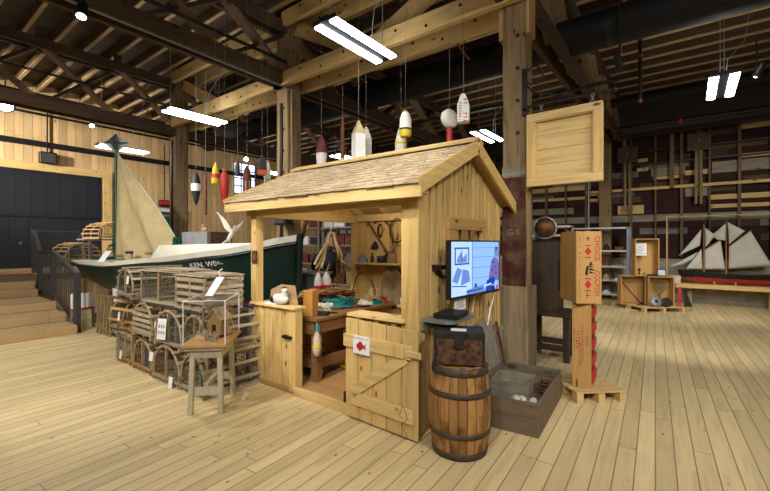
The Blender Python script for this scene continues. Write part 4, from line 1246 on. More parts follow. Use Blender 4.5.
# lower lettered crate
t = thing('lettered_crate', 'upright pine crate with red side standing on the small pallet, under the codfish crate', 'crate', (-.92, 4.8, .118), R(3))
CW, CD, CH = .185, .34, .9
m = MB(); m.bb(-CW / 2, CW / 2, -CD / 2, -CD / 2 + .018, 0, CH); m.build('front_board', M['crate_z'], t, .003)
MB().bb(-CW / 2, CW / 2, CD / 2 - .018, CD / 2, 0, CH).build('back_board', M['crate_z'], t)
MB().bb(-CW / 2, -CW / 2 + .018, -CD / 2 + .018, CD / 2 - .018, 0, CH).build('side_board', M['crate_z'], t)
MB().bb(-CW / 2 + .018, CW / 2, -CD / 2 + .018, CD / 2 - .018, 0, .018).build('end_board', M['crate_z'], t)
MB().bb(-CW / 2 + .018, CW / 2, -CD / 2 + .018, CD / 2 - .018, CH - .018, CH).build('end_board', M['crate_z'], t)
rd = MB().bb(CW / 2 - .03, CW / 2 - .01, -CD / 2 + .018, CD / 2 - .018, .02, CH - .02); rd.build('red_lining', M['maroon'], t)
for k in range(5):
    z = .06 + k * .17
    MB().bb(CW / 2 - .01, CW / 2 + .015, -CD / 2 + .04, CD / 2 - .03, z, z + .1).build('red_packet', M['red'], t, .006)
vert = lambda x, y, z: frame_m((x, y, z), (0, 0, -1), (1, 0, 0))
fy = -CD / 2 - .001
marks(22, .028, M['red'], t, vert(.01, fy, .45))
marks(6, .045, M['red'], t, vert(-.035, fy, .5))
marks(21, .018, M['black'], t, vert(-.015, fy, .36))
marks(17, .018, M['black'], t, vert(-.068, fy, .5))
marks(10, .02, M['black'], t, vert(.05, fy, .5))
for z in (.0,): MB().bb(-.05, -.04, fy - .006, fy, .0, .08).build('iron_strap', M['iron'], t)
# upper lettered crate
t = thing('codfish_crate', 'upper pine crate with red vertical lettering and black sailing ship', 'crate', (-.955, 4.77, 1.018), R(35))
CW, CD, CH = .26, .42, .755
for k in range(1): pass
MB().bb(-CW / 2, CW / 2, -CD / 2, -CD / 2 + .018, 0, CH).build('front_board', M['crate_z'], t, .003)
for k in range(3):
    a = -CD / 2 + .018 + k * (CD - .018) / 3
    MB().bb(-CW / 2, -CW / 2 + .016, a + .002, a + (CD - .018) / 3 - .002, 0.01, CH - .01).build('side_slat', M['crate_z'], t)
MB().bb(-CW / 2 + .016, CW / 2, -CD / 2 + .018, CD / 2, 0, .018).build('end_board', M['crate_z'], t)
MB().bb(-CW / 2 + .016, CW / 2, -CD / 2 + .018, CD / 2, CH - .018, CH).build('end_board', M['crate_z'], t)
MB().bb(-CW / 2 + .016, CW / 2, CD / 2 - .016, CD / 2, 0.018, CH - .018).build('back_board', M['crate_z'], t)
MB().bb(CW / 2 + .005, CW / 2 + .025, -CD / 2 + .1, CD / 2 + .04, .06, CH - .02).build('open_lid', M['crate_z'], t, .003)
MB().bb(CW / 2 - .01, CW / 2 + .006, CD / 2 - .1, CD / 2 - .04, .2, .24).build('hinge', M['iron'], t)
fy = -CD / 2 - .001
text('CHOICE', .075, M['red'], t, vert(.083, fy, .575), sx=.95)
text('CODFISH', .075, M['red'], t, vert(.083, fy, .21), sx=.85)
marks(43, .022, M['black'], t, vert(-.095, fy, .39))
dm = MB()
for z in (.545, .2):
    dm.prism([(-.035, 0), (0, .045), (.035, 0), (0, -.045)], .002, frame_m((-.01, fy, z), (1, 0, 0), (0, 0, 1)))
    for s in (-1, 1): dm.bb(-.04, .02, fy - .002, fy, z + s * .062 - .006, z + s * .062 + .006)
dm.build('red_emblem', M['red'], t)
k = MB()
k.prism([(-.06, -.006), (.05, .01), (.04, -.016), (-.045, -.03)], .002, frame_m((-.01, fy, .35), (0, 0, 1), (1, 0, 0)))
for (a, h, w) in ((-.035, .07, .026), (-.005, .085, .03), (.028, .065, .024)):
    k.prism([(a, .012), (a, h), (a + w, .016)], .002, frame_m((-.01, fy, .35), (0, 0, 1), (1, 0, 0)))
k.prism([(.05, .01), (.095, .03), (.05, .05)], .002, frame_m((-.01, fy, .35), (0, 0, 1), (1, 0, 0)))
k.build('ship_print', M['black'], t)
sx_ = MB(); sx_.bb(-.03, .01, fy - .002, fy, .675, .683); sx_.bb(-.014, -.006, fy - .002, fy, .655, .703); sx_.bb(-.03, .02, fy - .002, fy, .085, .09); sx_.bb(-.02, -.014, fy - .002, fy, .06, .12)
sx_.build('star_print', M['black'], t)

# hanging wooden frame on iron bracket
t = thing('hanging_sign', 'square pale wooden framed panel hanging from the iron bracket', 'panel', (-1.13, 4.78, 2.31), R(-2))
FWD, FH, fb = .8, .845, .09
pm = MB()
for k in range(4):
    z = fb + k * (FH - 2 * fb) / 4; pm.bb(-FWD / 2 + fb, FWD / 2 - fb, .015, .035, z + .002, z + (FH - 2 * fb) / 4 - .002)
pm.build('back_boards', M['pine_x'], t)
for (x0, x1, za, zb, mt) in ((-FWD / 2, FWD / 2, 0, fb, 'pine_x'), (-FWD / 2, FWD / 2, FH - fb, FH, 'pine_x'), (-FWD / 2, -FWD / 2 + fb, fb, FH - fb, 'pine_z'), (FWD / 2 - fb, FWD / 2, fb, FH - fb, 'pine_z')):
    MB().bb(x0, x1, -.035, .04, za, zb).build('frame_board', M[mt], t, .004)
ib = MB()
for (x0, x1, za, zb) in ((-FWD / 2 + fb, FWD / 2 - fb, fb, fb + .012), (-FWD / 2 + fb, FWD / 2 - fb, FH - fb - .012, FH - fb), (-FWD / 2 + fb, -FWD / 2 + fb + .012, fb, FH - fb), (FWD / 2 - fb - .012, FWD / 2 - fb, fb, FH - fb)):
    ib.bb(x0, x1, -.02, .015, za, zb)
ib.build('inner_bead', M['pale_x'], t)
for x in (-.24, .3):
    for j in range(3):
        MB().tube([(x + (.016 * math.cos(a) if j % 2 == 0 else 0), .016 * math.cos(a) if j % 2 else 0, FH + .022 + .03 * j + .02 * math.sin(a)) for a in [2 * PI * i / 12 for i in range(12)]], .005, 5, True).build('chain_link', M['steel'], t)
t = thing('iron_bracket', 'black scrolled iron bracket bar fixed to the near timber post', 'bracket', (-1.585, 4.8, 3.2))
MB().tube([(0, 0, .06), (.95, 0, .06)], .018, 8).build('bar', M['iron'], t)
MB().bb(-.03, .03, .05, .07, -.02, .55).build('wall_strap', M['iron'], t)
for z in (.06, .5): MB().bb(-.012, .02, -.01, .06, z - .015, z + .015).build('strap_pin', M['iron'], t)
MB().tube([(.02, 0, .5)] + [(.13 + .1 * math.cos(a), 0, .42 + .1 * math.sin(a)) for a in [PI * .9 - PI * i * 1.7 / 18 for i in range(19)]], .011, 7).build('scroll', M['iron'], t)
MB().tube([(.02, 0, .35), (.12, 0, .22), (.3, 0, .16), (.6, 0, .075)], .012, 7).build('brace', M['iron'], t)
MB().ball((.96, 0, .06), .032, 12, 8).build('knob', M['iron'], t)
# ------------------------------------------------------------------ the boat
BS, BE = V((-11.0, 3.55, 0)), V((-5.1, 4.3, 0))
BLEN = (BE - BS).length
BA = math.atan2(BE.y - BS.y, BE.x - BS.x)
boat = thing('fishing_boat', 'long dark green and white wooden boat with mast and tan sail behind the traps', 'boat', BS, BA)


def interp(t, pts):
    for (a, x), (b, y) in zip(pts, pts[1:]):
        if t <= b:
            f = (t - a) / (b - a); f = f * f * (3 - 2 * f) * .5 + f * .5
            return x + (y - x) * f
    return pts[-1][1]


def hb(t): return interp(t, ((0, .62), (.12, .78), (.35, .95), (.6, .88), (.8, .55), (.92, .24), (1, .02)))
def gz(t): return interp(t, ((0, 1.24), (.3, 1.25), (.6, 1.38), (.8, 1.52), (1, 1.76)))
def kz(t): return interp(t, ((0, .72), (.15, .56), (.4, .48), (.8, .46), (.95, .5), (1, .62)))


def hullpt(t, s, side, off=0):
    """s from 0 keel to 1 gunwale"""
    b = hb(t); k = kz(t); g = gz(t)
    fl = .38 + .5 * t ** 3
    w = b * (s ** fl) * (1 if s < .999 else 1)
    x = t * BLEN + (.12 * (s - .5) * t ** 6) - (.18 * s * (1 - t) ** 8)
    return V((x, side * (w + off), k + (g - k) * s))


NTt, NS = 36, 12
m = MB()
for side in (-1, 1):
    m.grid(lambda u, v: hullpt(u, v, side), NTt, NS, 0)
# paint the bottom red up to the water line by face height
o0 = len(m.v)
ring = [hullpt(0, v / NS, -1) for v in range(NS + 1)]; ring2 = [hullpt(0, v / NS, 1) for v in range(NS + 1)]
m.add(ring + ring2, [(v, v + 1, NS + 1 + v + 1, NS + 1 + v) for v in range(NS)], 0)
for i, f in enumerate(m.f):
    c = sum((V(m.v[q]) for q in f), V()) / len(f)
    if c.z < .66: m.m[i] = 1
hull = m.build('hull', [M['green'], M['hullred']], boat)
sd = hull.modifiers.new('solid', 'SOLIDIFY'); sd.thickness = .02; sd.offset = 0
# white rub rail / top strake and side decks
for side in (-1, 1):
    tb = MB(); n = 36
    vs = []
    for i in range(n + 1):
        t_ = i / n
        p = hullpt(t_, 1, side, .03); q = hullpt(t_, .93, side, .03)
        a = V((p.x, p.y, p.z + .02)); inn = V((p.x, side * max(0.005, abs(p.y) - .2), p.z + .025))
        b2 = V((inn.x, inn.y, inn.z - .05))
        vs += [q, a, inn, b2]
    fs = []
    for i in range(n):
        for j in range(3): fs.append((i * 4 + j, i * 4 + j + 1, (i + 1) * 4 + j + 1, (i + 1) * 4 + j))
    tb.add(vs, fs, 0, False)
    wr = tb.build('white_gunwale', M['cream'], boat)
    MB().tube([hullpt(i / 36, .9, side, .03) for i in range(37)], .022, 6).build('rub_rail', M['green'], boat)
st_ = MB(); st_.grid(lambda u, v: V((hullpt(u, .75, 1).x, (v * 2 - 1) * max(.01, hb(u) - .15), gz(u) - .16)), 20, 2, 0, False); st_.build('inner_floor', M['galv'], boat)
# stern deck
sdk = MB(); sdk.prism([(-.17, -.63), (.55, -.8), (.55, .8), (-.17, .63)], .03, Matrix.Translation((0, 0, 1.235))); sdk.build('stern_deck', M['cream'], boat)
MB().bb(.0, .35, -.3, .3, 1.265, 1.33).build('stern_hatch', M['green2'], boat)
# white forward cuddy with long coaming
cu = MB(); n = 18
vs = []
for i in range(n + 1):
    t_ = .5 + .42 * i / n
    w = max(.05, hb(t_) - .2); z0_ = gz(t_) - .06
    h = 1.60 + .06 * (i / n) - (.3 * max(0, 1 - i / 1.6) if i < 2 else 0)
    h = max(h, z0_ + .05)
    x = t_ * BLEN
    vs += [(x, -w, z0_), (x, -w + .03, h), (x, w - .03, h), (x, w, z0_)]
fs = []
for i in range(n):
    for j in range(3): fs.append((i * 4 + j, i * 4 + j + 1, (i + 1) * 4 + j + 1, (i + 1) * 4 + j))
fs += [(0, 1, 2, 3), (n * 4 + 3, n * 4 + 2, n * 4 + 1, n * 4)]
cu.add(vs, fs, 0, False); cu.build('cuddy', M['cream'], boat)
# rope and foredeck
fd = MB(); fd.grid(lambda u, v: V((BLEN * (.9 + .095 * u), (v * 2 - 1) * max(.01, hb(.9 + .095 * u) - .03), gz(.9 + .095 * u) + .01)), 8, 4, 0, False); fd.build('fore_deck', M['grey_old'], boat)
MB().bar((BLEN + .06, 0, .6), (BLEN + .1, 0, 1.8), .06, .07, (1, 0, 0)).build('stem_post', M['green'], boat)
# name on the bow
tn = 4.05 / BLEN
def nm(t_, s): return hullpt(t_, s, -1, .022)
p0, p1, pu = nm(.68, .8), nm(.82, .8), nm(.75, .92)
pm_ = nm(.75, .8)
xx = (p1 - p0).normalized(); yy_ = (pu - pm_); yy_ = (yy_ - xx * yy_.dot(xx)).normalized()
text('KEN. W0=-', .135, M['paper'], boat, frame_m(nm(.75, .8) + V((0, -.014, 0)), xx, yy_), 'boat_name')
# mast, reflector, sail
MXB = .42
MB().tube([(MXB, 0, 1.2), (MXB, 0, 3.95)], [.05, .035], 12).build('mast', M['green2'], boat)
MB().tube([(MXB, 0, 1.5), (MXB, 0, 1.75)], .075, 12).build('mast_collar', M['green2'], boat)
rf = MB(); c = V((MXB, 0, 3.97))
pts = [c + V((.24, .16, 0)), c + V((-.24, -.16, 0)), c + V((.16, -.24, 0)), c + V((-.16, .24, 0)), c + V((0, 0, .22)), c + V((0, 0, -.24))]
rf.add(pts, [(0, 4, 1, 5), (2, 4, 3, 5)]); rf.add([c + V((.24, .16, 0)), c + V((.16, -.24, 0)), c + V((-.24, -.16, 0)), c + V((-.16, .24, 0))], [(0, 1, 2, 3)])
rf.build('radar_reflector', M['greymetal'], boat, solid=.006)


def sailpt(u, v):
    # v 0 foot .. 1 head, u 0 luff .. 1 leech
    foot = V((2.75, .05, 1.56)); tack = V((MXB + .06, -.04, 1.28)); head = V((MXB + .07, 0, 3.72))
    a = tack.lerp(head, v); b = foot.lerp(head, v)
    p = a.lerp(b, u)
    w = math.sin(u * PI) * (1 - v)
    p.y += -.14 * w + .1 * min(1, u * 5) * math.sin(u * 13 + v * 3) * (1 - v) + .03 * min(1, u * 5) * math.sin(u * 23 - v * 5) * (1 - v)
    p.z += -.16 * math.sin(u * PI) * (1 - v) ** 3 + .02 * math.sin(9 * u) * (1 - v)
    return p


MB().grid(sailpt, 26, 34).build('tan_sail', M['canvas'], boat, solid=.008)
MB().tube([sailpt(1, v / 12) for v in range(13)], .014, 6).build('sail_rope', M['ropew'], boat)
MB().tube([(MXB + .1, -.04, 1.36), (2.85, .0, 1.5)], .03, 8).build('boom', M['tan'], boat)
hp_ = MB(); hp_.lathe([(.07, 0), (.07, .2)], 14, Matrix.Translation((1.75, -.4, 1.23))); hp_.build('hatch_post', M['canvas'], boat)
MB().lathe([(.074, .0), (.074, .05)], 14, Matrix.Translation((1.75, -.4, 1.43))).build('post_cap', M['black'], boat)
MB().lathe([(.05, -.15), (.05, 0)], 12, Matrix.Translation((1.75, -.4, 1.23))).build('post_foot', M['black'], boat)
# cradle
t = thing('boat_cradle', 'dark timber cradle under the green boat', 'cradle', BS, BA)
for x in (1.2, 3.3, 5.0):
    MB().bb(x - .08, x + .08, -.75, .75, 0, .2).build('sill', M['dark_wood'], t)
    for s in (-1, 1):
        MB().bar((x, s * .62, .2), (x, s * .42, kz(x / BLEN) + .12), .1, .12).build('prop', M['dark_wood'], t)
MB().bb(.4, 5.6, -.1, .1, .2, .42).build('keel_block', M['dark_wood'], t)
MB().bb(1.3, 1.6, -.5, -.46, .42, .72).build('white_chock', M['paper'], t)


def bp(x, y, z): return BS + Matrix.Rotation(BA, 3, 'Z') @ V((x, y, z))


t = thing('metal_box', 'grey metal box standing on the white cuddy of the boat', 'box', bp(3.62, .05, 1.6), BA)
MB().bb(-.42, .34, -.24, .24, 0, .26).build('case', M['greymetal'], t, .006)
MB().bb(.34, .44, -.24, .24, 0, .255).build('rusty_end', M['rust'], t)
t = thing('green_winch', 'small dark green winch left of the grey metal box on the boat', 'winch', bp(3.02, -.12, 1.6), BA)
MB().bb(-.1, .14, -.09, .09, 0, .05).build('base', M['green2'], t); MB().lathe([(.07, -.1), (.07, .1)], 14, Matrix.Translation((0, 0, .1)) @ Matrix.Rotation(PI / 2, 4, 'X')).build('drum', M['green2'], t)
MB().bb(.06, .13, -.07, .07, .05, .14).build('gear_box', M['green2'], t)
t = thing('small_figure', 'small pale carved lump sitting on the grey metal box', 'figure', bp(3.55, .05, 1.86), BA)
MB().ball((0, 0, .05), (.08, .05, .05), 10, 8).build('body', M['tan'], t); MB().ball((-.03, 0, .12), .035, 10, 8).build('head', M['tan'], t)
# carved gull
t = thing('carved_gull', 'white carved gull with raised wings perched on the boat', 'bird', bp(4.5, -.1, 1.645), BA + .2)
g = MB(); g.ball((0, 0, 0), (.05, .05, .2), 14, 10, M=Matrix.Translation((0, 0, .2)) @ Matrix.Rotation(R(35), 4, 'Y')); g.build('body', M['ash'], t)
g = MB(); g.ball((.12, 0, .38), .045, 12, 8); g.tube([(.15, 0, .39), (.21, 0, .4)], [.016, .005], 8); g.build('head', M['ash'], t)
for s, ln in ((-1, 1), (1, .8)):
    w = MB().prism([(.0, 0), (.1, .03), (-.06, .32), (-.26, .5), (-.3, .52), (-.2, .36), (-.12, .1)] if s < 0 else [(0, 0), (.1, .0), (.24, .16), (.3, .3), (.2, .22), (.06, .12)], .014, frame_m((.0, s * .04, .26), (1, 0, 0), (0, s * .25, 1)))
    w.build('wing', M['ash'], t, .003)
MB().ball((-.285, -.165, .755), (.03, .012, .025), 8, 6).build('black_wing_tip', M['black'], t)
MB().tube([(-.02, 0, 0), (-.02, 0, .14)], .012, 6).build('perch', M['tan'], t)
MB().prism([(-.06, 0), (.06, 0), (.1, -.12), (-.1, -.12)], .012, frame_m((-.1, 0, .08), (0, 1, 0), (.7, 0, .7))).build('tail', M['ash'], t)
for ch in t.children: pass
bpy.data.objects['carved_gull'].scale = (.75, .75, .75)
t = thing('info_card', 'tilted white information card on the stern of the boat by the mast foot', 'card', bp(1.3, -.66, 1.27), BA + .25)
MB().boxm(frame_m((0, 0, .09), (1, 0, 0), (.35, .55, 1)), (.16, .3, .006)).build('card', M['paper'], t)
MB().bb(-.05, .05, -.06, .06, 0, .012).build('foot', M['acrylic'], t)

# ------------------------------------------------------------------ lobster traps
def make_trap(L, Wd, H, lath, seed, lab, flat=False, closed_end=False, netc='net', nl=8):
    """long axis X, base on z=0, centred"""
    rr = random.Random(seed)
    t = thing('lobster_trap', lab, 'trap', (0, 0, 0), 0, 'wooden lobster traps')
    b = MB()
    for y in (-Wd / 2 + .02, Wd / 2 - .02): b.bb(-L / 2, L / 2, y - .02, y + .02, 0, .03)
    for k in range(6):
        y = -Wd / 2 + .05 + k * (Wd - .1) / 5; b.bb(-L / 2 + .01, L / 2 - .01, y - .016, y + .016, .03, .042)
    for x in (-L / 2 + .02, 0, L / 2 - .02): b.bb(x - .02, x + .02, -Wd / 2, Wd / 2, .042, .07)
    b.build('base_frame', lath, t)

    def arch(x, k, off=0):
        a = PI * k
        if flat:
            hw = Wd / 2 + off; hh = H + off
            d = k * (2 * hh + 2 * hw)
            if d < hh: return V((x, hw, .06 + (hh - .06) * d / hh))
            if d < hh + 2 * hw: return V((x, hw - (d - hh), hh))
            return V((x, -hw, .06 + (hh - .06) * (1 - (d - hh - 2 * hw) / hh)))
        return V((x, (Wd / 2 + off) * math.cos(a) * 1.0, .06 + (H - .06 + off) * math.sin(a) ** .8))
    xs = (-L / 2 + .025, 0, L / 2 - .025)
    for x in xs: MB().tube([arch(x, k / 20) for k in range(21)], .015, 6).build('bow', M['bow'], t)
    lm = MB()
    fl = [.3, .36, .44, .5, .56, .64, .7] if flat else [.04 + .92 * k / (nl - 1) for k in range(nl)]
    for f in fl:
        p = arch(-L / 2 + rr.uniform(-.01, .02), f, .018); q = arch(L / 2 + rr.uniform(-.02, .01), f + rr.uniform(-.008, .008), .018)
        nrm = V((0, p.y * (H / Wd) * 2, p.z - .06)).normalized() if not flat else (V((0, 0, 1)) if p.z > H - .01 else V((0, 1, 0)))
        lm.bar(p, q, .036, .01, nrm)
    lm.build('lath_cover', lath, t)
    if flat:
        for s in (-1, 1):
            sn = MB()
            for k in range(1, 22):
                x = -L / 2 + L * k / 22; sn.bar((x, s * Wd / 2, .06), (x, s * Wd / 2, H), .004, .004, (1, 0, 0))
            for k in range(1, 10):
                z = .06 + (H - .06) * k / 10; sn.bar((-L / 2, s * Wd / 2, z), (L / 2, s * Wd / 2, z), .004, .004)
            sn.build('side_netting', M[netc], t)
            if closed_end:
                sl = MB()
                for k in range(4): sl.bb(-L / 2, L / 2, s * Wd / 2 - .006, s * Wd / 2 + .012, .08 + .08 * k, .12 + .08 * k)
                sl.build('side_laths', lath, t)
    for x in ((xs[0] + .01,) if closed_end else (xs[0] + .01, xs[2] - .01)):
        nm_ = MB()
        for k in range(1, 10):
            y = -Wd / 2 + Wd * k / 10
            top = H if flat else .06 + (H - .06) * max(0, 1 - (2 * y / Wd) ** 2) ** .42
            nm_.bar((x, y, .06), (x, y, top), .004, .004, (1, 0, 0))
        for k in range(1, 8):
            z = .06 + (H - .06) * k / 8
            hw = Wd / 2 * (1 if flat else max(0, 1 - ((z - .06) / (H - .06)) ** 2.4) ** .5)
            nm_.bar((x, -hw, z), (x, hw, z), .004, .004)
        nm_.build('end_netting', M[netc], t)
    if closed_end:
        es = MB()
        for k in range(5):
            z = .09 + (H - .1) * k / 5
            hw = Wd / 2 * (1 if flat else max(0, 1 - ((z - .06) / (H - .06)) ** 2.4) ** .5)
            es.bb(xs[2] + .005, xs[2] + .02, -hw, hw, z - .02, z + .02)
        es.build('end_laths', lath, t)
    # head of netting inside
    for x in (-.15, .12):
        MB().tube([(x * L, .09 * math.cos(a), H * .5 + .09 * math.sin(a)) for a in [2 * PI * i / 16 for i in range(16)]], .007, 6, True).build('head_ring', M['bow'], t)
    for s in (-1, 1):
        MB().bar((xs[0] if s < 0 else xs[2], 0, .06), (xs[0] if s < 0 else xs[2], 0, H), .018, .022, (1, 0, 0)).build('end_post', M['bow'], t)
    return t


def tagcard(loc, rz, lab, w=.07, h=.11, tilt=.1):
    t = thing('paper_tag', lab, 'tag', loc, rz)
    MB().boxm(frame_m((0, 0, h / 2), (1, 0, 0), (0, tilt, 1)), (w, h, .003)).build('card', M['paper'], t)
    MB().tube([(0, .0, h), (0, .01, h + .03)], .002, 4).build('string', M['ropew'], t)


P90 = PI / 2
# rack
t = thing('trap_rack', 'grey steel rack with two shelf levels holding the lobster traps', 'rack', (-5.5, 2.52, 0))
for x in (-1.0, -.1, .75, 1.3):
    for y in (-.28, .33): MB().bb(x - .02, x + .02, y - .02, y + .02, 0, .92 if x > -.9 else .5).build('upright', M['greymetal'], t)
for z, x0, x1 in ((.43, -1.35, 1.35), (.9, -1.02, 1.35)):
    for y in (-.28, .02, .33): MB().bb(x0, x1, y - .02, y + .02, z - .03, z - .004).build('shelf_bar', M['charcoal'], t)
gl_, br_ = M['lath'], M['lath2']
T = []
# bottom row
T.append((make_trap(.72, .44, .4, br_, 1, 'bottom left brown lobster trap on the floor with square open end', True), (-6.18, 2.55, 0), P90))
T.append((make_trap(.74, .55, .4, br_, 2, 'second bottom lobster trap, brown with arched open end and low slats'), (-5.6, 2.55, 0), P90))
T.append((make_trap(.72, .66, .43, gl_, 3, 'third bottom lobster trap, grey with a wide round netted end'), (-4.9, 2.52, 0), P90))
# middle row
T.append((make_trap(.72, .5, .4, br_, 4, 'middle left lobster trap overhanging the rack, brown with slanted end frame'), (-6.42, 2.5, .43), R(8)))
T.append((make_trap(.72, .58, .44, gl_, 5, 'middle lobster trap closed with five slats across its arched end', closed_end=True), (-5.62, 2.55, .43), -P90))
T.append((make_trap(.72, .64, .42, gl_, 6, 'middle right grey lobster trap with the white page on its end'), (-4.85, 2.52, .43), P90))
# top row
T.append((make_trap(.76, .52, .4, gl_, 7, 'top left grey lobster trap with a round netted end'), (-6.12, 2.55, .9), P90))
T.append((make_trap(.9, .46, .4, gl_, 8, 'top middle grey lobster trap with long netted side and one upright batten', True), (-5.22, 2.46, .9), R(3)))
T.append((make_trap(.62, .46, .38, gl_, 9, 'top right grey lobster trap with slatted end beside the standing white card', True, True), (-4.44, 2.46, .9), R(2)))
for o, l, rz in T: o.location = l; o.rotation_euler.z = rz
for k, (l, lab) in enumerate((((-4.3, 2.53, 0), 'bottom right slatted lobster trap on the floor behind the painted table'), ((-4.3, 2.55, .43), 'middle right slatted lobster trap behind the painted table'))):
    o = dup(T[2][0] if k == 0 else T[5][0], None, l, P90, lab)
    o.scale = (1, .8, 1)
# traps on the far platform
far0 = make_trap(.6, .95, .42, br_, 30, 'brown dome topped lobster trap on the grey table left of the mast', nl=11); far0.location = (-12.45, 4.05, 1.76); far0.rotation_euler.z = R(20)
far = make_trap(.6, .84, .44, br_, 31, 'brown round topped lobster trap beside the railing left of the boat stern', nl=11); far.location = (-12.3, 3.3, 1.2); far.rotation_euler.z = R(18)
far2 = make_trap(.6, .5, .42, br_, 32, 'small part hidden brown lobster trap under the grey table left of the mast'); far2.location = (-12.5, 4.4, 1.2); far2.rotation_euler.z = R(20)
t = thing('grey_table', 'small grey metal table under the far lobster trap left of the mast', 'table', (-12.45, 4.05, .94))
MB().bb(-.35, .35, -.62, .62, .78, .82).build('table_top', M['greymetal'], t)
for x in (-.28, .28):
    for y in (-.5, .5): MB().bb(x - .025, x + .025, y - .025, y + .025, 0, .78).build('leg', M['greymetal'], t)
for (x, y, lab) in ((-12.3, 3.3, 'low grey stand under the round topped trap beside the railing'), (-12.5, 4.4, 'low grey stand under the small part hidden trap')):
    t = thing('low_stand', lab, 'stand', (x, y, .94))
    MB().bb(-.3, .3, -.42 if y < 4 else -.3, .42 if y < 4 else .3, .22, .26).build('stand_top', M['greymetal'], t)
    for a in (-.26, .26):
        for c_ in (-.26, .26): MB().bb(a - .02, a + .02, c_ - .02, c_ + .02, 0, .22).build('leg', M['greymetal'], t)
tagcard((-5.98, 2.17, 1.1), 0, 'white tag on the top left lobster trap')
tagcard((-6.28, 2.17, .58), 0, 'white tag on the middle left lobster trap')
tagcard((-6.22, 2.17, .06), 0, 'white tag on the bottom left lobster trap')
tagcard((-5.27, 2.17, .2), .2, 'white tag between the second and third bottom lobster traps')
tagcard((-4.68, 2.13, .0), .2, 'white tag at the foot of the wide netted bottom lobster trap', .06, .13)
tagcard((-5.3, 2.24, .56), .1, 'grey white tag beside the slatted middle lobster trap')
t = thing('printed_page', 'white printed page with dark pictures leaning on the middle right lobster trap', 'page', (-4.93, 2.145, .52), 0)
MB().boxm(frame_m((0, 0, .12), (1, 0, .08), (-.1, .12, 1)), (.22, .24, .003)).build('page', M['paper'], t)
pm2 = MB()
for k in range(6):
    pm2.boxm(frame_m((0, 0, .12), (1, 0, .08), (-.1, .12, 1)) @ Matrix.Translation((-.06 + .06 * (k % 3), -.04 + .07 * (k // 3), .0025)), (.03, .035, .001))
pm2.build('printed_pictures', M['galv'], t)
# slatted stand under stern
t = thing('slatted_stand', 'old grey slatted wooden stand on the floor under the boat stern', 'stand', (-8.2, 2.68, 0), R(4))
for k in range(5): MB().bar((-.42 + .13 * k, -.02, 0), (-.4 + .13 * k, 0, .68), .035, .03, (1, 0, 0)).build('slat', M['old_z'], t)
MB().bb(-.46, 1.0, -.03, .03, .68, .72).build('top_rail', M['old_x'], t)
MB().bb(-.44, .2, -.03, .0, .08, .11).build('low_rail', M['old_x'], t)
MB().bb(.94, 1.0, -.03, .03, 0, .68).build('leg', M['old_z'], t)
MB().bar((-.3, .1, .012), (.9, -.05, .012), .06, .02).build('floor_bar', M['old_x'], t)
t = thing('display_board', 'white panel with red lower edge standing on the floor by the railing', 'panel', (-9.35, 2.62, 0), R(10))
MB().bb(-.02, .02, -.2, .2, .4, .68).build('white_sheet', M['paper'], t); MB().bb(-.02, .02, -.2, .2, .36, .4).build('red_edge', M['red'], t)
MB().bb(-.02, .02, -.2, -.16, 0, .36).build('leg', M['greymetal'], t); MB().bb(-.02, .02, .16, .2, 0, .36).build('leg', M['greymetal'], t)

# ------------------------------------------------------------------ painted table with the model in its case
TA = math.atan2(.19, .17)
t = thing('painted_table', 'small pale grey painted wooden table in front of the traps, holding the clear case', 'table', (-3.88, 2.19, 0), R(45))
tw, td = .27, .46
for sx in (-1, 1):
    for sy in (-1, 1):
        MB().bar((sx * tw / 2 * 1.04, sy * td / 2 * 1.04, 0), (sx * (tw / 2 - .01), sy * (td / 2 - .01), .6), .045, .045, (1, 0, 0)).build('leg', M['bluegrey'], t, .003)
for sx in (-1, 1): MB().bb(sx * tw / 2 - .012, sx * tw / 2 + .012, -td / 2, td / 2, .54, .62).build('apron', M['bluegrey'], t)
for sy in (-1, 1): MB().bb(-tw / 2, tw / 2, sy * td / 2 - .012, sy * td / 2 + .012, .54, .62).build('apron', M['bluegrey'], t)
MB().bb(-tw / 2, tw / 2, -td / 2 - .012, -td / 2 + .012, .18, .26).build('stretcher', M['bluegrey'], t)
MB().bb(-tw / 2, tw / 2, td / 2 - .012, td / 2 + .012, .18, .26).build('stretcher', M['bluegrey'], t)
MB().bb(-.02, .02, -td / 2, td / 2, .24, .29).build('stretcher', M['bluegrey'], t)
MB().bb(-tw / 2 - .045, tw / 2 + .045, -td / 2 - .05, td / 2 + .05, .62, .655).build('table_top', M['bluegrey'], t, .004)
CS = .655
t = thing('clear_case', 'clear acrylic display case on a wooden base standing on the painted table', 'case', (-3.88, 2.19, CS), R(45))
cw, cd, ch = .38, .58, .41
MB().bb(-cw / 2 - .02, cw / 2 + .02, -cd / 2 - .02, cd / 2 + .02, 0, .03).build('case_base', wood('case_base_wood', 'b08a55', 'y', .8, .1), t, .003)
for x in (-cw / 2, cw / 2): MB().bb(x - .002, x + .002, -cd / 2, cd / 2, .03, .03 + ch).build('clear_side', M['acrylic'], t)
for y in (-cd / 2, cd / 2): MB().bb(-cw / 2 + .002, cw / 2 - .002, y - .002, y + .002, .03, .03 + ch).build('clear_side', M['acrylic'], t)
MB().bb(-cw / 2, cw / 2, -cd / 2, cd / 2, .03 + ch, .034 + ch).build('clear_top', M['acrylic'], t)
ed = MB()
for x in (-cw / 2, cw / 2):
    for y in (-cd / 2, cd / 2): ed.bb(x - .004, x + .004, y - .004, y + .004, .03, .034 + ch)
for x in (-cw / 2, cw / 2): ed.bb(x - .004, x + .004, -cd / 2, cd / 2, .03 + ch, .036 + ch)
for y in (-cd / 2, cd / 2): ed.bb(-cw / 2, cw / 2, y - .004, y + .004, .03 + ch, .036 + ch)
ed.build('case_edge', M['paper'], t)


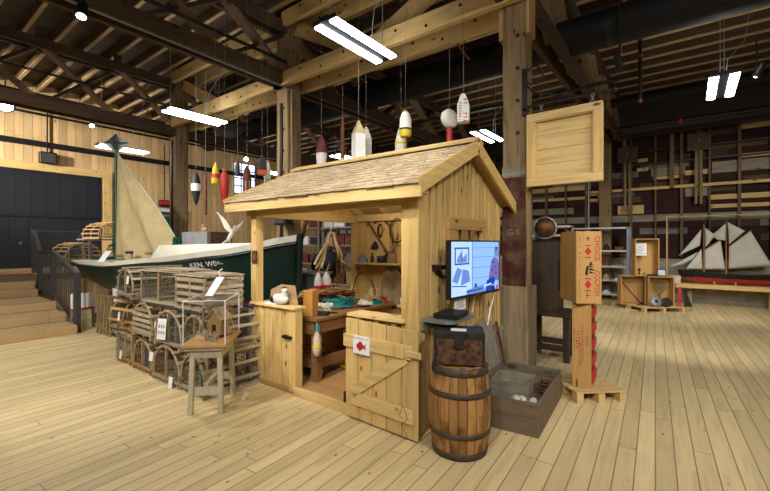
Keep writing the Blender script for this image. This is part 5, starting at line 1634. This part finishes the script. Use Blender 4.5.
def inca(x, y, z=CS + .03):
    q = Matrix.Rotation(R(45), 3, 'Z') @ V((x, y, 0)); return V((-3.88 + q.x, 2.19 + q.y, z))


M['model'] = wood('model_wood', '97784a', 'z', .7, .2, 0, .8)
t = thing('model_fish_shed', 'small brown model shed with gable roof inside the clear case', 'model', inca(.04, .06), R(20))
for (x0, x1, y0, y1) in ((-.08, .08, -.07, -.064), (-.08, .08, .064, .07), (-.08, -.074, -.064, .064), (.074, .08, -.064, .064)):
    MB().bb(x0, x1, y0, y1, .04, .2).build('wall', M['model'], t)
for sy in (-.07, .065): MB().prism([(-.08, 0), (.08, 0), (0, .09)], .005, frame_m((0, sy + .005, .2), (1, 0, 0), (0, 0, 1))).build('gable', M['model'], t)
for s in (-1, 1): MB().bar((s * .1, 0, .178), (0, 0, .295), .18, .01, (s, 0, 1)).build('roof_slope', M['bow'], t)
MB().bb(-.02, .02, -.075, -.07, .04, .13).build('door', M['black'], t)
MB().bb(-.1, .1, -.12, .09, .03, .04).build('deck', M['model'], t)
for x in (-.09, .09):
    for y in (-.11, .08): MB().bb(x - .006, x + .006, y - .006, y + .006, 0, .03).build('pile', M['model'], t)
t = thing('model_derrick', 'thin brown model mast post at the left inside the clear case', 'model', inca(-.1, .02), .3)
MB().bb(-.05, .05, -.05, .05, 0, .02).build('base', M['model'], t); MB().bb(-.008, .008, -.008, .008, .02, .3).build('post', M['model'], t); MB().bar((0, 0, .05), (.06, 0, .13), .008, .008).build('strut', M['model'], t)
t = thing('model_fence', 'row of grey brown model stakes at the front of the clear case', 'model', inca(-.02, -.16), R(10))
rr = random.Random(8)
for k in range(9): MB().bb(-.13 + .03 * k, -.118 + .03 * k, -.006, .006, 0, rr.uniform(.07, .13)).build('stake', M['lath'], t)
MB().bb(-.14, .14, .006, .012, .05, .06).build('rail', M['lath'], t)
for (x, c, lab) in ((.03, 'teal', 'tiny green float at the front of the model in the clear case'), (.09, 'orange', 'tiny orange float at the front of the model in the clear case')):
    o = MB().ball((0, 0, .05), .014, 10, 8); o.bb(-.003, .003, -.003, .003, 0, .04)
    put(o, 'model_float', M[c], lab, 'model', inca(x, -.19))
put(heap(.1, .06, .05, 77, rough=.35), 'model_rocks', M['lath2'], 'low brown heap of tiny gear at the left front of the clear case', 'model', inca(-.09, -.1))
t = thing('standing_card', 'tall white card leaning on a small stand on top of the clear case', 'card', inca(.01, .02, CS + .036 + ch + .001), R(30))
MB().boxm(frame_m((.0, 0, .1), (1, 0, 0), (.5, .3, 1)), (.085, .22, .004)).build('card', M['paper'], t)
MB().bb(-.06, .06, -.05, .05, 0, .01).build('foot', M['acrylic'], t)
MB().tube([(.05, .03, .19), (.02, .03, .25), (.06, .04, .28)], .006, 5).build('clip', M['paper'], t)
# ------------------------------------------------------------------ hanging floats
def prj(x, y, z):
    v = V((x, y, 0)); d = v.dot(FW); return 385 + FPX * v.dot(RT) / d, 243 - FPX * (z - CAM_H) / d


def at(px, py, y):
    """point on the vertical plane y = const"""
    l = (px - 385) / FPX; r = FW + RT * l; k = y / r.y
    return V((r.x * k, y, CAM_H + k * (243 - py) / FPX))


def float_(lab, p_top, p_bot, parts, cat='float', cord=True, sw=0):
    """parts: list of (profile, material) with z measured 0 bottom .. 1 top, radius in metres"""
    h = p_top.z - p_bot.z
    t = thing('hanging_float', lab, cat, p_bot, sw, 'lobster floats hanging on lines')
    for i, (nm_, prof, mat, n) in enumerate(parts):
        MB().lathe([(r * FR, z * h) for r, z in prof], n, mi=0, smooth=n > 6).build(nm_, M[mat], t)
    if cord:
        MB().tube([(0, 0, h * .97), (0, 0, roof_z(p_bot.y) - p_bot.z - .0)], .0022, 4).build('hanging_line', M['galv'], t)
    return t


def F(px, y0, y1, yy): return at(px, y0, yy), at(px, y1, yy)


FR = .74
a, b = F(196, 172, 205, 3.35)
float_('black float with white middle band, leftmost hanging float', a, b, [('lower_black', [(.01, 0), (.05, .12), (.095, .42)], 'navy', 14), ('white_band', [(.096, .42), (.105, .55), (.1, .64)], 'white', 14), ('upper_black', [(.1, .64), (.07, .85), (.03, .96), (.01, 1)], 'navy', 14)])
a, b = F(205.5, 174, 215, 3.4)
float_('thin brown stick float hanging second from the left', a, b, [('stick', [(.028, 0), (.036, .1), (.036, .8), (.02, .97), (.006, 1)], 'brown', 8)])
a, b = F(215.7, 162, 184, 3.3)
float_('yellow float with red band', a, b, [('lower_yellow', [(.07, 0), (.085, .05), (.084, .25)], 'yellow', 14), ('red_band', [(.0845, .25), (.08, .45)], 'red', 14), ('upper_yellow', [(.079, .45), (.055, .75), (.02, .92), (.008, 1)], 'yellow', 14)])
a, b = F(224.5, 169, 207, 3.25)
float_('long red float with rope, hanging left of the shed roof', a, b, [('red_body', [(.02, 0), (.05, .14), (.085, .45), (.09, .68), (.06, .88), (.03, .96), (.01, 1)], 'red', 14), ('rope_ring', [(.035, .95), (.055, .97), (.035, .99)], 'tan', 10)])
a, b = F(237.5, 159, 176, 4.4)
float_('small dark float with brown tip in front of the wall window', a, b, [('dark_body', [(.05, 0), (.06, .1), (.06, .6)], 'navy', 12), ('brown_tip', [(.058, .6), (.04, .85), (.01, 1)], 'brown', 12)])
a, b = F(247, 166, 197, 3.45)
float_('maroon float with pale worn stripe at the edge of the shed roof', a, b, [('maroon_body', [(.05, 0), (.08, .15), (.085, .55), (.06, .85), (.02, 1)], 'maroon', 14), ('pale_patch', [(.0822, .18), (.0865, .5)], 'ropew', 7)])
a, b = F(262, 156, 175, 3.55)
float_('square dark float with orange bottom band', a, b, [('orange_bottom', [(.1, 0), (.1, .26)], 'orange', 4), ('dark_body', [(.1, .26), (.09, .7), (.05, .92), (.02, 1)], 'navy', 4)], sw=.5)
a, b = F(267.5, 160, 190, 3.85)
float_('grey white square float low beside the orange bottomed one', a, b, [('grey_body', [(.075, 0), (.085, .1), (.08, .6), (.04, .9), (.02, 1)], 'ropew', 4), ('grey_tip', [(.045, .9), (.025, 1)], 'tan', 4)], sw=.3)
FR = .74
a, b = F(321.5, 136, 171, 4.4)
float_('float with maroon top and white lower half behind the roof ridge', a, b, [('white_half', [(.06, 0), (.105, .25), (.115, .5)], 'white', 14), ('maroon_half', [(.116, .5), (.1, .75), (.055, .95), (.02, 1)], 'maroon', 14)])
a, b = F(342.5, 113, 166, 4.5)
float_('long thin rusty stick float with yellow line behind the roof ridge', a, b, [('rusty_shaft', [(.035, 0), (.045, .2), (.04, .7), (.02, .9), (.01, 1)], 'brown', 8), ('yellow_line', [(.05, .1), (.052, .12), (.05, .14)], 'yellow', 8)])
a, b = F(358.5, 121, 160, 4.3)
float_('large square white float with tan shoulder', a, b, [('white_body', [(.14, 0), (.145, .05), (.142, .66)], 'white', 4), ('tan_shoulder', [(.14, .66), (.13, .72), (.05, .92), (.03, 1)], 'canvas', 4)], sw=R(20))
a, b = F(366, 127, 166, 4.55)
float_('white square float hanging behind the large square white one', a, b, [('white_body', [(.11, 0), (.115, .7)], 'ropew', 4), ('shoulder', [(.112, .7), (.04, .95), (.02, 1)], 'ropew', 4)], sw=R(30))
a, b = F(405.5, 111, 137, 4.2)
float_('white float with yellow bottom and dark band', a, b, [('yellow_foot', [(.09, 0), (.105, .08), (.105, .25)], 'yellow', 12), ('dark_band', [(.106, .25), (.106, .32)], 'navy', 12), ('white_body', [(.104, .32), (.1, .7), (.06, .92), (.02, 1)], 'white', 12), ('yellow_tip', [(.06, .93), (.02, 1.02)], 'yellow', 10)])
a, b = F(401, 127, 162, 4.5)
float_('white float with yellow rope, hanging low behind the yellow bottomed one', a, b, [('white_body', [(.08, 0), (.115, .1), (.11, .55), (.06, .9), (.02, 1)], 'ropew', 12), ('yellow_rope', [(.112, .5), (.12, .53), (.112, .56)], 'yellow', 12)])
# white ball on red stick
a, b = F(449.5, 112, 150, 4.35)
t = thing('hanging_float', 'red stick with a white disc head hanging behind the roof peak', 'float', b, R(30), 'lobster floats hanging on lines')
h = a.z - b.z
MB().lathe([(.036, -.1), (.036, h * .62)], 12).build('red_stick', M['red'], t)
MB().lathe([(.0, -.05), (.1, -.05), (.115, -.03), (.115, .03), (.1, .05), (0, .05)], 20, Matrix.Translation((0, 0, h * .82)) @ Matrix.Rotation(R(78), 4, 'X') ).build('white_disc', M['white'], t)
t.rotation_euler.z = R(75)
MB().tube([(0, 0, h), (0, 0, roof_z(b.y) - b.z)], .0022, 4).build('hanging_line', M['galv'], t)
a, b = F(463.5, 95, 123, 4.15)
t = thing('hanging_float', 'white pointed float with red lettering near the timber post', 'float', b, R(20), 'lobster floats hanging on lines')
h = a.z - b.z
m = MB(); hw = .064
m.prism([(-hw, 0), (hw, 0), (hw * 1.05, h * .62), (hw * .55, h * .9), (0.02, h), (-.02, h), (-hw * .55, h * .9), (-hw * 1.05, h * .62)], .11, frame_m((0, .055, 0), (1, 0, 0), (0, 0, 1)))
m.build('white_body', M['white'], t, .008)
marks(7, .055, M['red'], t, frame_m((.026, -.06, h * .42), (0, 0, 1), (-1, 0, 0)))
marks(7, .042, M['red'], t, frame_m((-.032, -.06, h * .4), (0, 0, 1), (-1, 0, 0)))
MB().tube([(0, 0, h - .01), (0, 0, roof_z(b.y) - b.z)], .0022, 4).build('hanging_line', M['galv'], t)

# ------------------------------------------------------------------ things seen through the shed
t = thing('fish_tote', 'white plastic tote on a stand beyond the left side of the shed', 'tote', (-5.4, 4.92, .0), 0)
MB().bb(-.24, .24, -.2, .2, .62, .66).build('stand_top', M['dark_wood'], t)
for x in (-.2, .2):
    for y in (-.16, .16): MB().bb(x - .03, x + .03, y - .03, y + .03, 0, .62).build('stand_leg', M['dark_wood'], t)
m = MB(); m.add([(-.22, -.17, .66), (.22, -.17, .66), (.22, .17, .66), (-.22, .17, .66), (-.27, -.2, 1.12), (.27, -.2, 1.12), (.27, .2, 1.12), (-.27, .2, 1.12)], [(0, 3, 2, 1), (0, 1, 5, 4), (1, 2, 6, 5), (2, 3, 7, 6), (3, 0, 4, 7)])
m.build('tub', M['greymetal'], t, solid=.012)
m = MB()
for (a_, b_, c_, d_) in ((-.29, .29, -.23, -.19), (-.29, .29, .19, .23), (-.29, -.25, -.19, .19), (.25, .29, -.19, .19)): m.bb(a_, b_, c_, d_, 1.11, 1.14)
m.build('rim', M['shelfedge'], t)
t = thing('black_drum', 'big black round drum on a stand seen through the shed', 'drum', (-5.76, 5.64, 0), R(40))
MB().lathe([(0, -.12), (.26, -.12), (.3, -.08), (.3, .08), (.26, .12), (.1, .13), (.09, .16), (0, .16)], 30, Matrix.Translation((0, 0, 1.22)) @ Matrix.Rotation(P90, 4, 'X')).build('drum_body', M['black'], t)
MB().tube([(.1 * math.cos(a), -.165 + .0, 1.22 + .1 * math.sin(a)) for a in [2 * PI * i / 20 for i in range(20)]], .014, 6, True).build('centre_ring', M['charcoal'], t)
MB().lathe([(.06, .0), (.06, .8)], 12, Matrix.Translation((0, 0, .12))).build('stand_pole', M['black'], t)
MB().bb(-.07, .07, -.07, .07, .88, .95).build('stand_head', M['black'], t)
MB().lathe([(.28, 0), (.26, .04), (.06, .12)], 20).build('stand_base', M['black'], t)
t = thing('blue_box', 'blue topped box on a trestle seen through the shed under the black drum', 'box', (-5.6, 7.6, 0))
MB().bb(-.45, .45, -.3, .3, .78, .92).build('blue_lid', M['bluetarp'], t); MB().bb(-.42, .42, -.28, .28, .6, .78).build('white_body', M['paper'], t)
for x in (-.38, .38): MB().bb(x - .03, x + .03, -.25, .25, 0, .6).build('trestle_leg', M['dark_wood'], t)
for i, (x, lab) in enumerate(((-10.2, 'tall storage shelf loaded with boxes seen through the shed, nearest the boat bow'), (-8.6, 'storage shelf with dark goods seen through the shed behind the black drum'))):
    t = thing('storage_shelf', lab, 'shelf', (x, 9.2, 0))
    for a_ in (-.7, .7):
        for c_ in (-.25, .25): MB().bb(a_ - .03, a_ + .03, c_ - .03, c_ + .03, 0, 2.6).build('upright', M['grey_old'], t)
    for z in (.35, .95, 1.55, 2.1): MB().bb(-.75, .75, -.3, .3, z, z + .05).build('shelf_board', M['grey_old'], t)
rr = random.Random(21)
bxm = ('paper', 'card', 'navy', 'crate_z', 'steel', 'maroon', 'shelfedge', 'brown')
pos = ('left', 'middle', 'right')
lev = ('bottom', 'second', 'third', 'top')
nmx = dict(paper='white', card='brown cardboard', navy='dark', crate_z='pine', steel='grey', maroon='maroon', shelfedge='off white', brown='brown')
for i, x in enumerate((-10.2, -8.6)):
    for j, z in enumerate((.4, 1.0, 1.6, 2.15)):
        for k in range(3):
            mt = bxm[(i * 5 + j * 3 + k * 2) % 8]
            w, h = rr.uniform(.3, .42), rr.uniform(.2, .4)
            t = thing('storage_box', f'{nmx[mt]} box, {pos[k]} on the {lev[j]} board of the {"shelf nearest the boat bow" if i == 0 else "shelf behind the black drum"}', 'box', (x - .46 + .46 * k, 9.15, z), 0, 'boxes on the far shelves')
            MB().bb(-w / 2, w / 2, -.2, .2, 0, h).build('box_body', M[mt], t); MB().bb(-w / 2 - .005, w / 2 + .005, -.205, .205, h, h + .03).build('box_lid', M[mt], t)
t = thing('black_case', 'black lamp case fixed high on the post behind the boat bow', 'case', (-5.95, 4.72, 1.98))
MB().bb(-.14, .16, -.1, .1, 0, .26).build('case_body', M['black'], t, .01); MB().bb(-.12, .14, -.115, -.1, .03, .23).build('front', M['charcoal'], t)
MB().bb(-.2, -.14, -.04, .04, .1, .16).build('mount', M['iron'], t)
t = thing('brown_anchor', 'dark brown wooden anchor arm leaning up behind the boat bow', 'anchor', (-6.6, 5.7, 0))
MB().tube([(-.5, 0, .04), (.1, 0, 2.0), (.35, 0, 2.4)], .05, 8).build('shank', M['brown'], t); MB().tube([(-.75, 0, 1.75), (-.2, -.05, 1.7), (.1, 0, 1.8)], .04, 8).build('arm', M['brown'], t)

# ------------------------------------------------------------------ back right display
pallet((-.86, 11.98, 0), R(43), 1.05, 1.15, 'pale pallet near the back wall carrying three open crates')


def open_crate(loc, rz, w, d, h, lab):
    t = thing('open_crate', lab, 'crate', loc, rz, 'open pine crates by the back wall')
    MB().bb(-w / 2, -w / 2 + .02, -d / 2, d / 2, 0, h).build('side_board', M['crate_z'], t); MB().bb(w / 2 - .02, w / 2, -d / 2, d / 2, 0, h).build('side_board', M['crate_z'], t)
    MB().bb(-w / 2 + .02, w / 2 - .02, -d / 2, d / 2, 0, .02).build('end_board', M['crate_z'], t); MB().bb(-w / 2 + .02, w / 2 - .02, -d / 2, d / 2, h - .02, h).build('end_board', M['crate_z'], t)
    MB().bb(-w / 2 + .02, w / 2 - .02, d / 2 - .02, d / 2, .02, h - .02).build('back_board', M['crate_z'], t)
    return t


CR = R(22)
c1, c2, c3 = V((-1.17, 11.78, .118)), V((-.6, 11.88, .118)), V((-.88, 11.83, .838))
open_crate(c1, CR, .55, .3, .72, 'left lower open crate holding iron bars, by the back wall')
cr2 = open_crate(c2, CR, .55, .3, .72, 'right lower open crate holding round discs, by the back wall')
open_crate(c3, CR, .52, .28, .92, 'upper open crate with a white page, stacked on two other crates')
marks(9, .07, M['red'], cr2, frame_m((-.276, -.02, .36), (0, 0, -1), (0, 1, 0)) if False else frame_m((-.2765, .0, .36), (0, 0, -1), (0, -1, 0)), 'crate_lettering')


def lc(c, x, y, z):
    return c + Matrix.Rotation(CR, 3, 'Z') @ V((x, y, z))


t = thing('white_page', 'white printed page inside the upper open crate', 'page', lc(c3, -.1, -.05, .5), CR - .4)
MB().bb(-.11, .11, -.003, .003, 0, .3).build('page', M['paper'], t)
m = MB()
for k in range(7): m.bb(-.085, .085 - .02 * (k % 3), -.0045, -.003, .26 - .035 * k, .27 - .035 * k)
m.build('printed_lines', M['steel'], t)
t = thing('framed_picture', 'small dark picture frame standing on the right lower crate', 'frame', lc(c2, .02, -.1, .72), CR)
fm_ = frame_m((0, 0, .09), (1, 0, 0), (0, .25, 1))
MB().boxm(fm_, (.2, .18, .016)).build('frame', M['iron'], t); MB().boxm(fm_ @ Matrix.Translation((0, 0, .009)), (.15, .13, .004)).build('picture', M['steel'], t)
t = thing('dark_tool', 'small dark tool standing on the left lower crate', 'tool', lc(c1, .15, -.08, .72), CR)
MB().tube([(0, 0, 0), (0, 0, .13)], .014, 8).build('stem', M['iron'], t); MB().ball((0, 0, .15), .035, 10, 8).build('head', M['iron'], t); MB().bb(-.05, .05, -.03, .03, 0, .02).build('foot', M['iron'], t)
put(MB().bb(-.1, .1, -.04, .04, 0, .05), 'dark_bar', M['iron'], 'small dark metal bar lying on the crates under the upper crate', 'bar', lc(c2, -.18, -.1, .72), CR)
t = thing('iron_bar', 'long black iron bar leaning diagonally in the left lower crate', 'bar', lc(c1, 0, -.1, .02), CR)
MB().tube([(-.22, .02, .52), (.16, -.06, .02)], .014, 7).build('shaft', M['iron'], t); MB().tube([(.12, -.06, .02), (.2, -.06, .03)], .022, 7).build('claw', M['iron'], t)
t = thing('iron_bar', 'long black iron bar standing upright in front of the left lower crate', 'bar', lc(c1, .2, -.2, .0), CR)
MB().tube([(0, 0, 0), (.04, .05, .8)], .016, 7).build('shaft', M['iron'], t); MB().tube([(-.14, 0, .01), (.14, 0, .01)], .014, 7).build('foot', M['iron'], t)
for (x, y, r, tilt, lab, mt) in ((-.15, -.24, .13, 25, 'pale grey stone disc leaning in front of the right lower crate', 'greymetal'), (.08, -.2, .11, 18, 'dark rimmed silver pulley wheel in front of the right lower crate', 'steel')):
    t = thing('round_disc', lab, 'disc', lc(c2, x, y, r * math.cos(R(tilt)) + .005), CR + .2)
    q = Matrix.Rotation(R(90 - tilt), 4, 'X')
    MB().lathe([(.02, -.02), (r, -.02), (r, .02), (.02, .02)], 24, q).build('disc', M[mt], t)
    MB().lathe([(.0, -.03), (.04, -.03), (.04, .03), (0, .03)], 14, q).build('hub', M['iron'], t)
    if mt == 'steel': MB().lathe([(r - .02, -.025), (r + .006, -.025), (r + .006, .025), (r - .02, .025)], 24, q).build('dark_rim', M['iron'], t)
t = thing('old_fan', 'round brass wire fan standing inside the right lower crate', 'fan', lc(c2, .02, .02, .02), CR)
for rr_ in (.13, .09, .05): MB().tube([(rr_ * math.cos(a), 0, .45 + rr_ * 1.2 * math.sin(a)) for a in [2 * PI * i / 22 for i in range(22)]], .007, 6, True).build('ring', M['net'], t)
for k in range(3): MB().tube([(.13 * math.cos(PI * k / 3), 0, .45 + .155 * math.sin(PI * k / 3)), (-.13 * math.cos(PI * k / 3), 0, .45 - .155 * math.sin(PI * k / 3))], .005, 5).build('spoke', M['net'], t)
MB().tube([(0, 0, .0), (0, 0, .3)], .02, 8).build('stem', M['net'], t); MB().lathe([(.09, 0), (.07, .03), (.02, .05)], 16).build('foot', M['net'], t)
t = thing('red_board', 'red and black object standing right of the open crates', 'object', (-.19, 12.05, .118))
MB().bb(-.03, .03, -.08, .08, 0, .46).build('body', M['red'], t); MB().prism([(0, 0), (.16, 0), (.02, .4)], .04, frame_m((.08, .02, 0), (1, .3, 0), (0, 0, 1))).build('black_wedge', M['black'], t)

# grey shelving with finds
t = thing('steel_shelving', 'tall grey steel shelving unit with small finds behind the lettered crates', 'shelving', (-2.1, 13.3, 0))
for x in (-.72, .72):
    for y in (-.22, .22): MB().bb(x - .03, x + .03, y - .02, y + .02, 0, 2.1).build('upright', M['steel'], t)
for z in (.15, .55, .95, 1.4, 2.06): MB().bb(-.7, .7, -.24, .24, z, z + .04).build('shelf_board', M['shelfedge'], t)
MB().bb(-.72, -.7, -.2, .2, .1, 2.06).build('side_sheet', M['steel'], t); MB().bb(.7, .72, -.2, .2, .1, 2.06).build('side_sheet', M['steel'], t)
rr = random.Random(2)
fm2 = ('brown', 'paper', 'iron', 'tan', 'galv')
fnm = dict(brown='brown', paper='white', iron='black', tan='tan', galv='grey')
for j, z in enumerate((.19, .59, .99, 1.44)):
    for k in range(4):
        mt = fm2[(j * 2 + k * 3) % 5]
        p = V((-2.1 - .5 + .33 * k, 13.22, z))
        if k % 2 == 0: mb = heap(.11, .1, rr.uniform(.08, .2), 100 + j * 4 + k, 14, 6)
        else: mb = MB().bb(-.1, .1, -.08, .08, 0, rr.uniform(.03, .1))
        put(mb, 'museum_find' if k % 2 == 0 else 'flat_box', M[mt], f'{fnm[mt]} {"lump" if k % 2 == 0 else "flat box"}, {("leftmost", "second from left", "third from left", "rightmost")[k]} on the {("lowest", "second", "third", "highest")[j]} board of the steel shelving', 'find' if k % 2 == 0 else 'box', p, 0, 'finds on the steel shelving')
t = thing('storage_rack', 'rack with two white topped boards behind the brass drum', 'rack', (-3.45, 13.2, 0))
for x in (-.5, .5): MB().bb(x - .03, x + .03, -.2, .2, 0, 2.05).build('upright', M['galv'], t)
for z in (1.85, 2.12): MB().bb(-.6, .6, -.25, .25, z, z + .07).build('white_board', M['white'], t, .02)
MB().bb(-.5, .5, -.2, .2, 1.0, 1.04).build('shelf_board', M['galv'], t)

# plates on the wall
for (x, z, lab) in ((-1.47, 4.28, 'left square brown metal plate high on the dark back wall'), (.2, 4.42, 'right square brown metal plate high on the dark back wall')):
    t = thing('wall_plate', lab, 'plate', (x, 13.86, z))
    MB().bb(-.26, .26, -.02, .04, -.24, .24).build('plate', M['plate'], t, .006)
    MB().lathe([(.02, 0), (.02, .02)], 10, Matrix.Translation((0, -.02, .02)) @ Matrix.Rotation(P90, 4, 'X')).build('boss', M['tan'], t)
    for s in (-.06, .05): MB().bb(s - .03, s + .03, .0, .04, -1.7, -.24).build('hanging_batten', M['old_z'], t)

# ------------------------------------------------------------------ ledge and ship model
t = thing('display_ledge', 'long pale wooden ledge along the back wall carrying the ship model case', 'ledge', (1.9, 13.6, 0))
MB().bb(-2.2, 6.0, -.36, .34, .46, .56).build('ledge_board', M['pale_x'], t, .006)
for x in (-1.9, -.3, 1.4, 3.2, 5): MB().bb(x - .05, x + .05, .0, .34, 0, .46).build('support', M['concrete'], t)
t = thing('ship_case', 'large clear glass case with thin wooden edges around the ship model', 'case', (1.5, 13.6, .56))
cx0, cx1, cy0, cy1, ct = -2.0, 2.2, -.3, .3, 1.8
ed = MB()
for x in (cx0, cx1):
    for y in (cy0, cy1): ed.bb(x - .009, x + .009, y - .009, y + .009, 0, ct)
for z in (.01, ct):
    for y in (cy0, cy1): ed.bb(cx0, cx1, y - .01, y + .01, z - .009, z + .009)
    for x in (cx0, cx1): ed.bb(x - .014, x + .014, cy0, cy1, z - .012, z + .012)
ed.bb(.42, .44, cy0 - .01, cy0 + .01, 0, .01)
ed.build('case_edge', M['pale_x'], t)
MB().bb(cx0, cx1, cy0 - .003, cy0 + .003, .02, ct - .01).build('glass_pane', M['glass'], t)
MB().bb(cx0 - .003, cx0 + .003, cy0, cy1, .02, ct - .01).build('glass_pane', M['glass'], t)
MB().bb(cx0, cx1, cy0, cy1, ct - .008, ct).build('glass_pane', M['glass'], t)

SY = 13.62
ship = thing('schooner_model', 'large two masted ship model with off white sails and red bottom', 'ship model', (0.9, SY, .56))


def sp(px, py):
    p = at(px, py, SY); return V((p.x - .9, 0, p.z - .56))


def cpx(cxx, cyy): return sp(590 + cxx / 4.272, 210 + cyy / 4.272)


# hull loft from bow (left) to stern (right)
bow = cpx(372, 258).x; stern = bow + 2.55
top = cpx(500, 268).z; wl_ = top - .13; kl = cpx(500, 312).z
NS_, NV = 30, 8


def sh(u, v, s):
    b = .2 * max(0, math.sin(PI * min(1, u * .92 + .06))) ** .6
    sheer = top + .06 * (2 * abs(u - .55)) ** 2
    k0 = kl + .1 * max(0, (.18 - u) / .18) ** 1.5 + .09 * max(0, (u - .86) / .14) ** 2
    z = k0 + (sheer - k0) * v
    x = bow + (stern - bow) * (u + .06 * (1 - v) * (.5 - u))
    return V((x, s * b * v ** .5, z))


m = MB()
for s in (-1, 1): m.grid(lambda u, v: sh(u, v, s), NS_, NV)
for i, f in enumerate(m.f):
    c = sum((V(m.v[q]) for q in f), V()) / len(f)
    if c.z < wl_: m.m[i] = 1
m.build('hull', [M['black'], M['red']], ship)
m = MB(); m.grid(lambda u, v: V((sh(u, 1, 1).x, (v * 2 - 1) * abs(sh(u, 1, 1).y), sh(u, 1, 1).z - .015)), NS_, 2, 0, False); m.build('deck', M['tan'], ship)
MB().tube([sh(.0, 1, 1) + V((0.05, 0, 0)), cpx(318, 268) if False else sh(0, 1, 1) + V((-.35, 0, .1))], [.018, .008], 8).build('bowsprit', M['tan'], ship)
for (xa, ya) in ((487, 62), (582, 45)):
    p = cpx(xa, ya); MB().tube([(p.x, 0, top - .02), (p.x, 0, p.z)], [.022, .012], 8).build('mast', M['block'], ship)
for q in ((487, 172, 560, 125), (592, 155, 690, 86), (487, 253, 578, 255), (590, 252, 770, 240)):
    MB().tube([cpx(q[0], q[1]), cpx(q[2], q[3])], .01, 7).build('spar', M['block'], ship)
sails = [[(378, 196), (476, 82), (470, 152)], [(340, 243), (462, 178), (440, 208), (400, 232)], [(408, 252), (476, 166), (480, 252)], [(491, 75), (536, 108), (494, 158)],
         [(491, 172), (558, 130), (577, 252), (491, 253)], [(579, 58), (520, 108), (545, 128), (578, 130)], [(588, 52), (662, 90), (594, 146)], [(594, 158), (686, 90), (776, 236), (592, 250)]]
for k, s in enumerate(sails):
    pts = [cpx(*q) for q in s]
    if len(pts) == 3: pts = [pts[0], pts[1], pts[1].lerp(pts[2], .5), pts[2]]

    def sf(u, v, pts=pts):
        p = pts[0].lerp(pts[1], u).lerp(pts[3].lerp(pts[2], u), v)
        return V((p.x, .012 * (k % 2) - .02 - .05 * math.sin(PI * u) * math.sin(PI * v), p.z))
    MB().grid(sf, 10, 10).build('sail', M['sail'], ship, solid=.004)
rg = MB()
for (a_, b_) in (((372, 258), (475, 80)), ((487, 66), (582, 50)), ((582, 48), (770, 238)), ((487, 66), (470, 262)), ((487, 66), (510, 262)), ((582, 48), (560, 262)), ((582, 48), (612, 262))):
    rg.tube([cpx(*a_), cpx(*b_)], .003, 4)
rg.build('rigging', M['iron'], ship)
for xa in (530, 620):
    p = cpx(xa, 300); MB().bb(p.x - .02, p.x + .02, -.12, .12, 0, kl + .06).build('stand_prop', M['pale_z'], ship)
t = thing('ship_label', 'small pale card at the left inside the ship model case', 'card', (-.3, 13.42, .56), 0)
MB().boxm(frame_m((0, 0, .11), (1, 0, 0), (0, .3, 1)), (.22, .2, .006)).build('card', M['ropew'], t); MB().bb(-.1, .1, -.02, .04, 0, .012).build('foot', M['tan'], t)

# ------------------------------------------------------------------ world and colour
w = bpy.data.worlds.new('hall_dark'); SC.world = w; w.use_nodes = True
w.node_tree.nodes['Background'].inputs[0].default_value = (.5, .55, .65, 1)
w.node_tree.nodes['Background'].inputs[1].default_value = .02
vs = SC.view_settings
vs.view_transform = 'Standard'; vs.look = 'None'; vs.exposure = 0.0; vs.gamma = 1.0; vs.use_curve_mapping = False
try:
    SC.cycles.use_denoising = True
    SC.cycles.max_bounces = 6; SC.cycles.diffuse_bounces = 3; SC.cycles.glossy_bounces = 3; SC.cycles.transparent_max_bounces = 12
    SC.cycles.sample_clamp_indirect = 4.0
    SC.cycles.caustics_reflective = False; SC.cycles.caustics_refractive = False
except Exception:
    pass
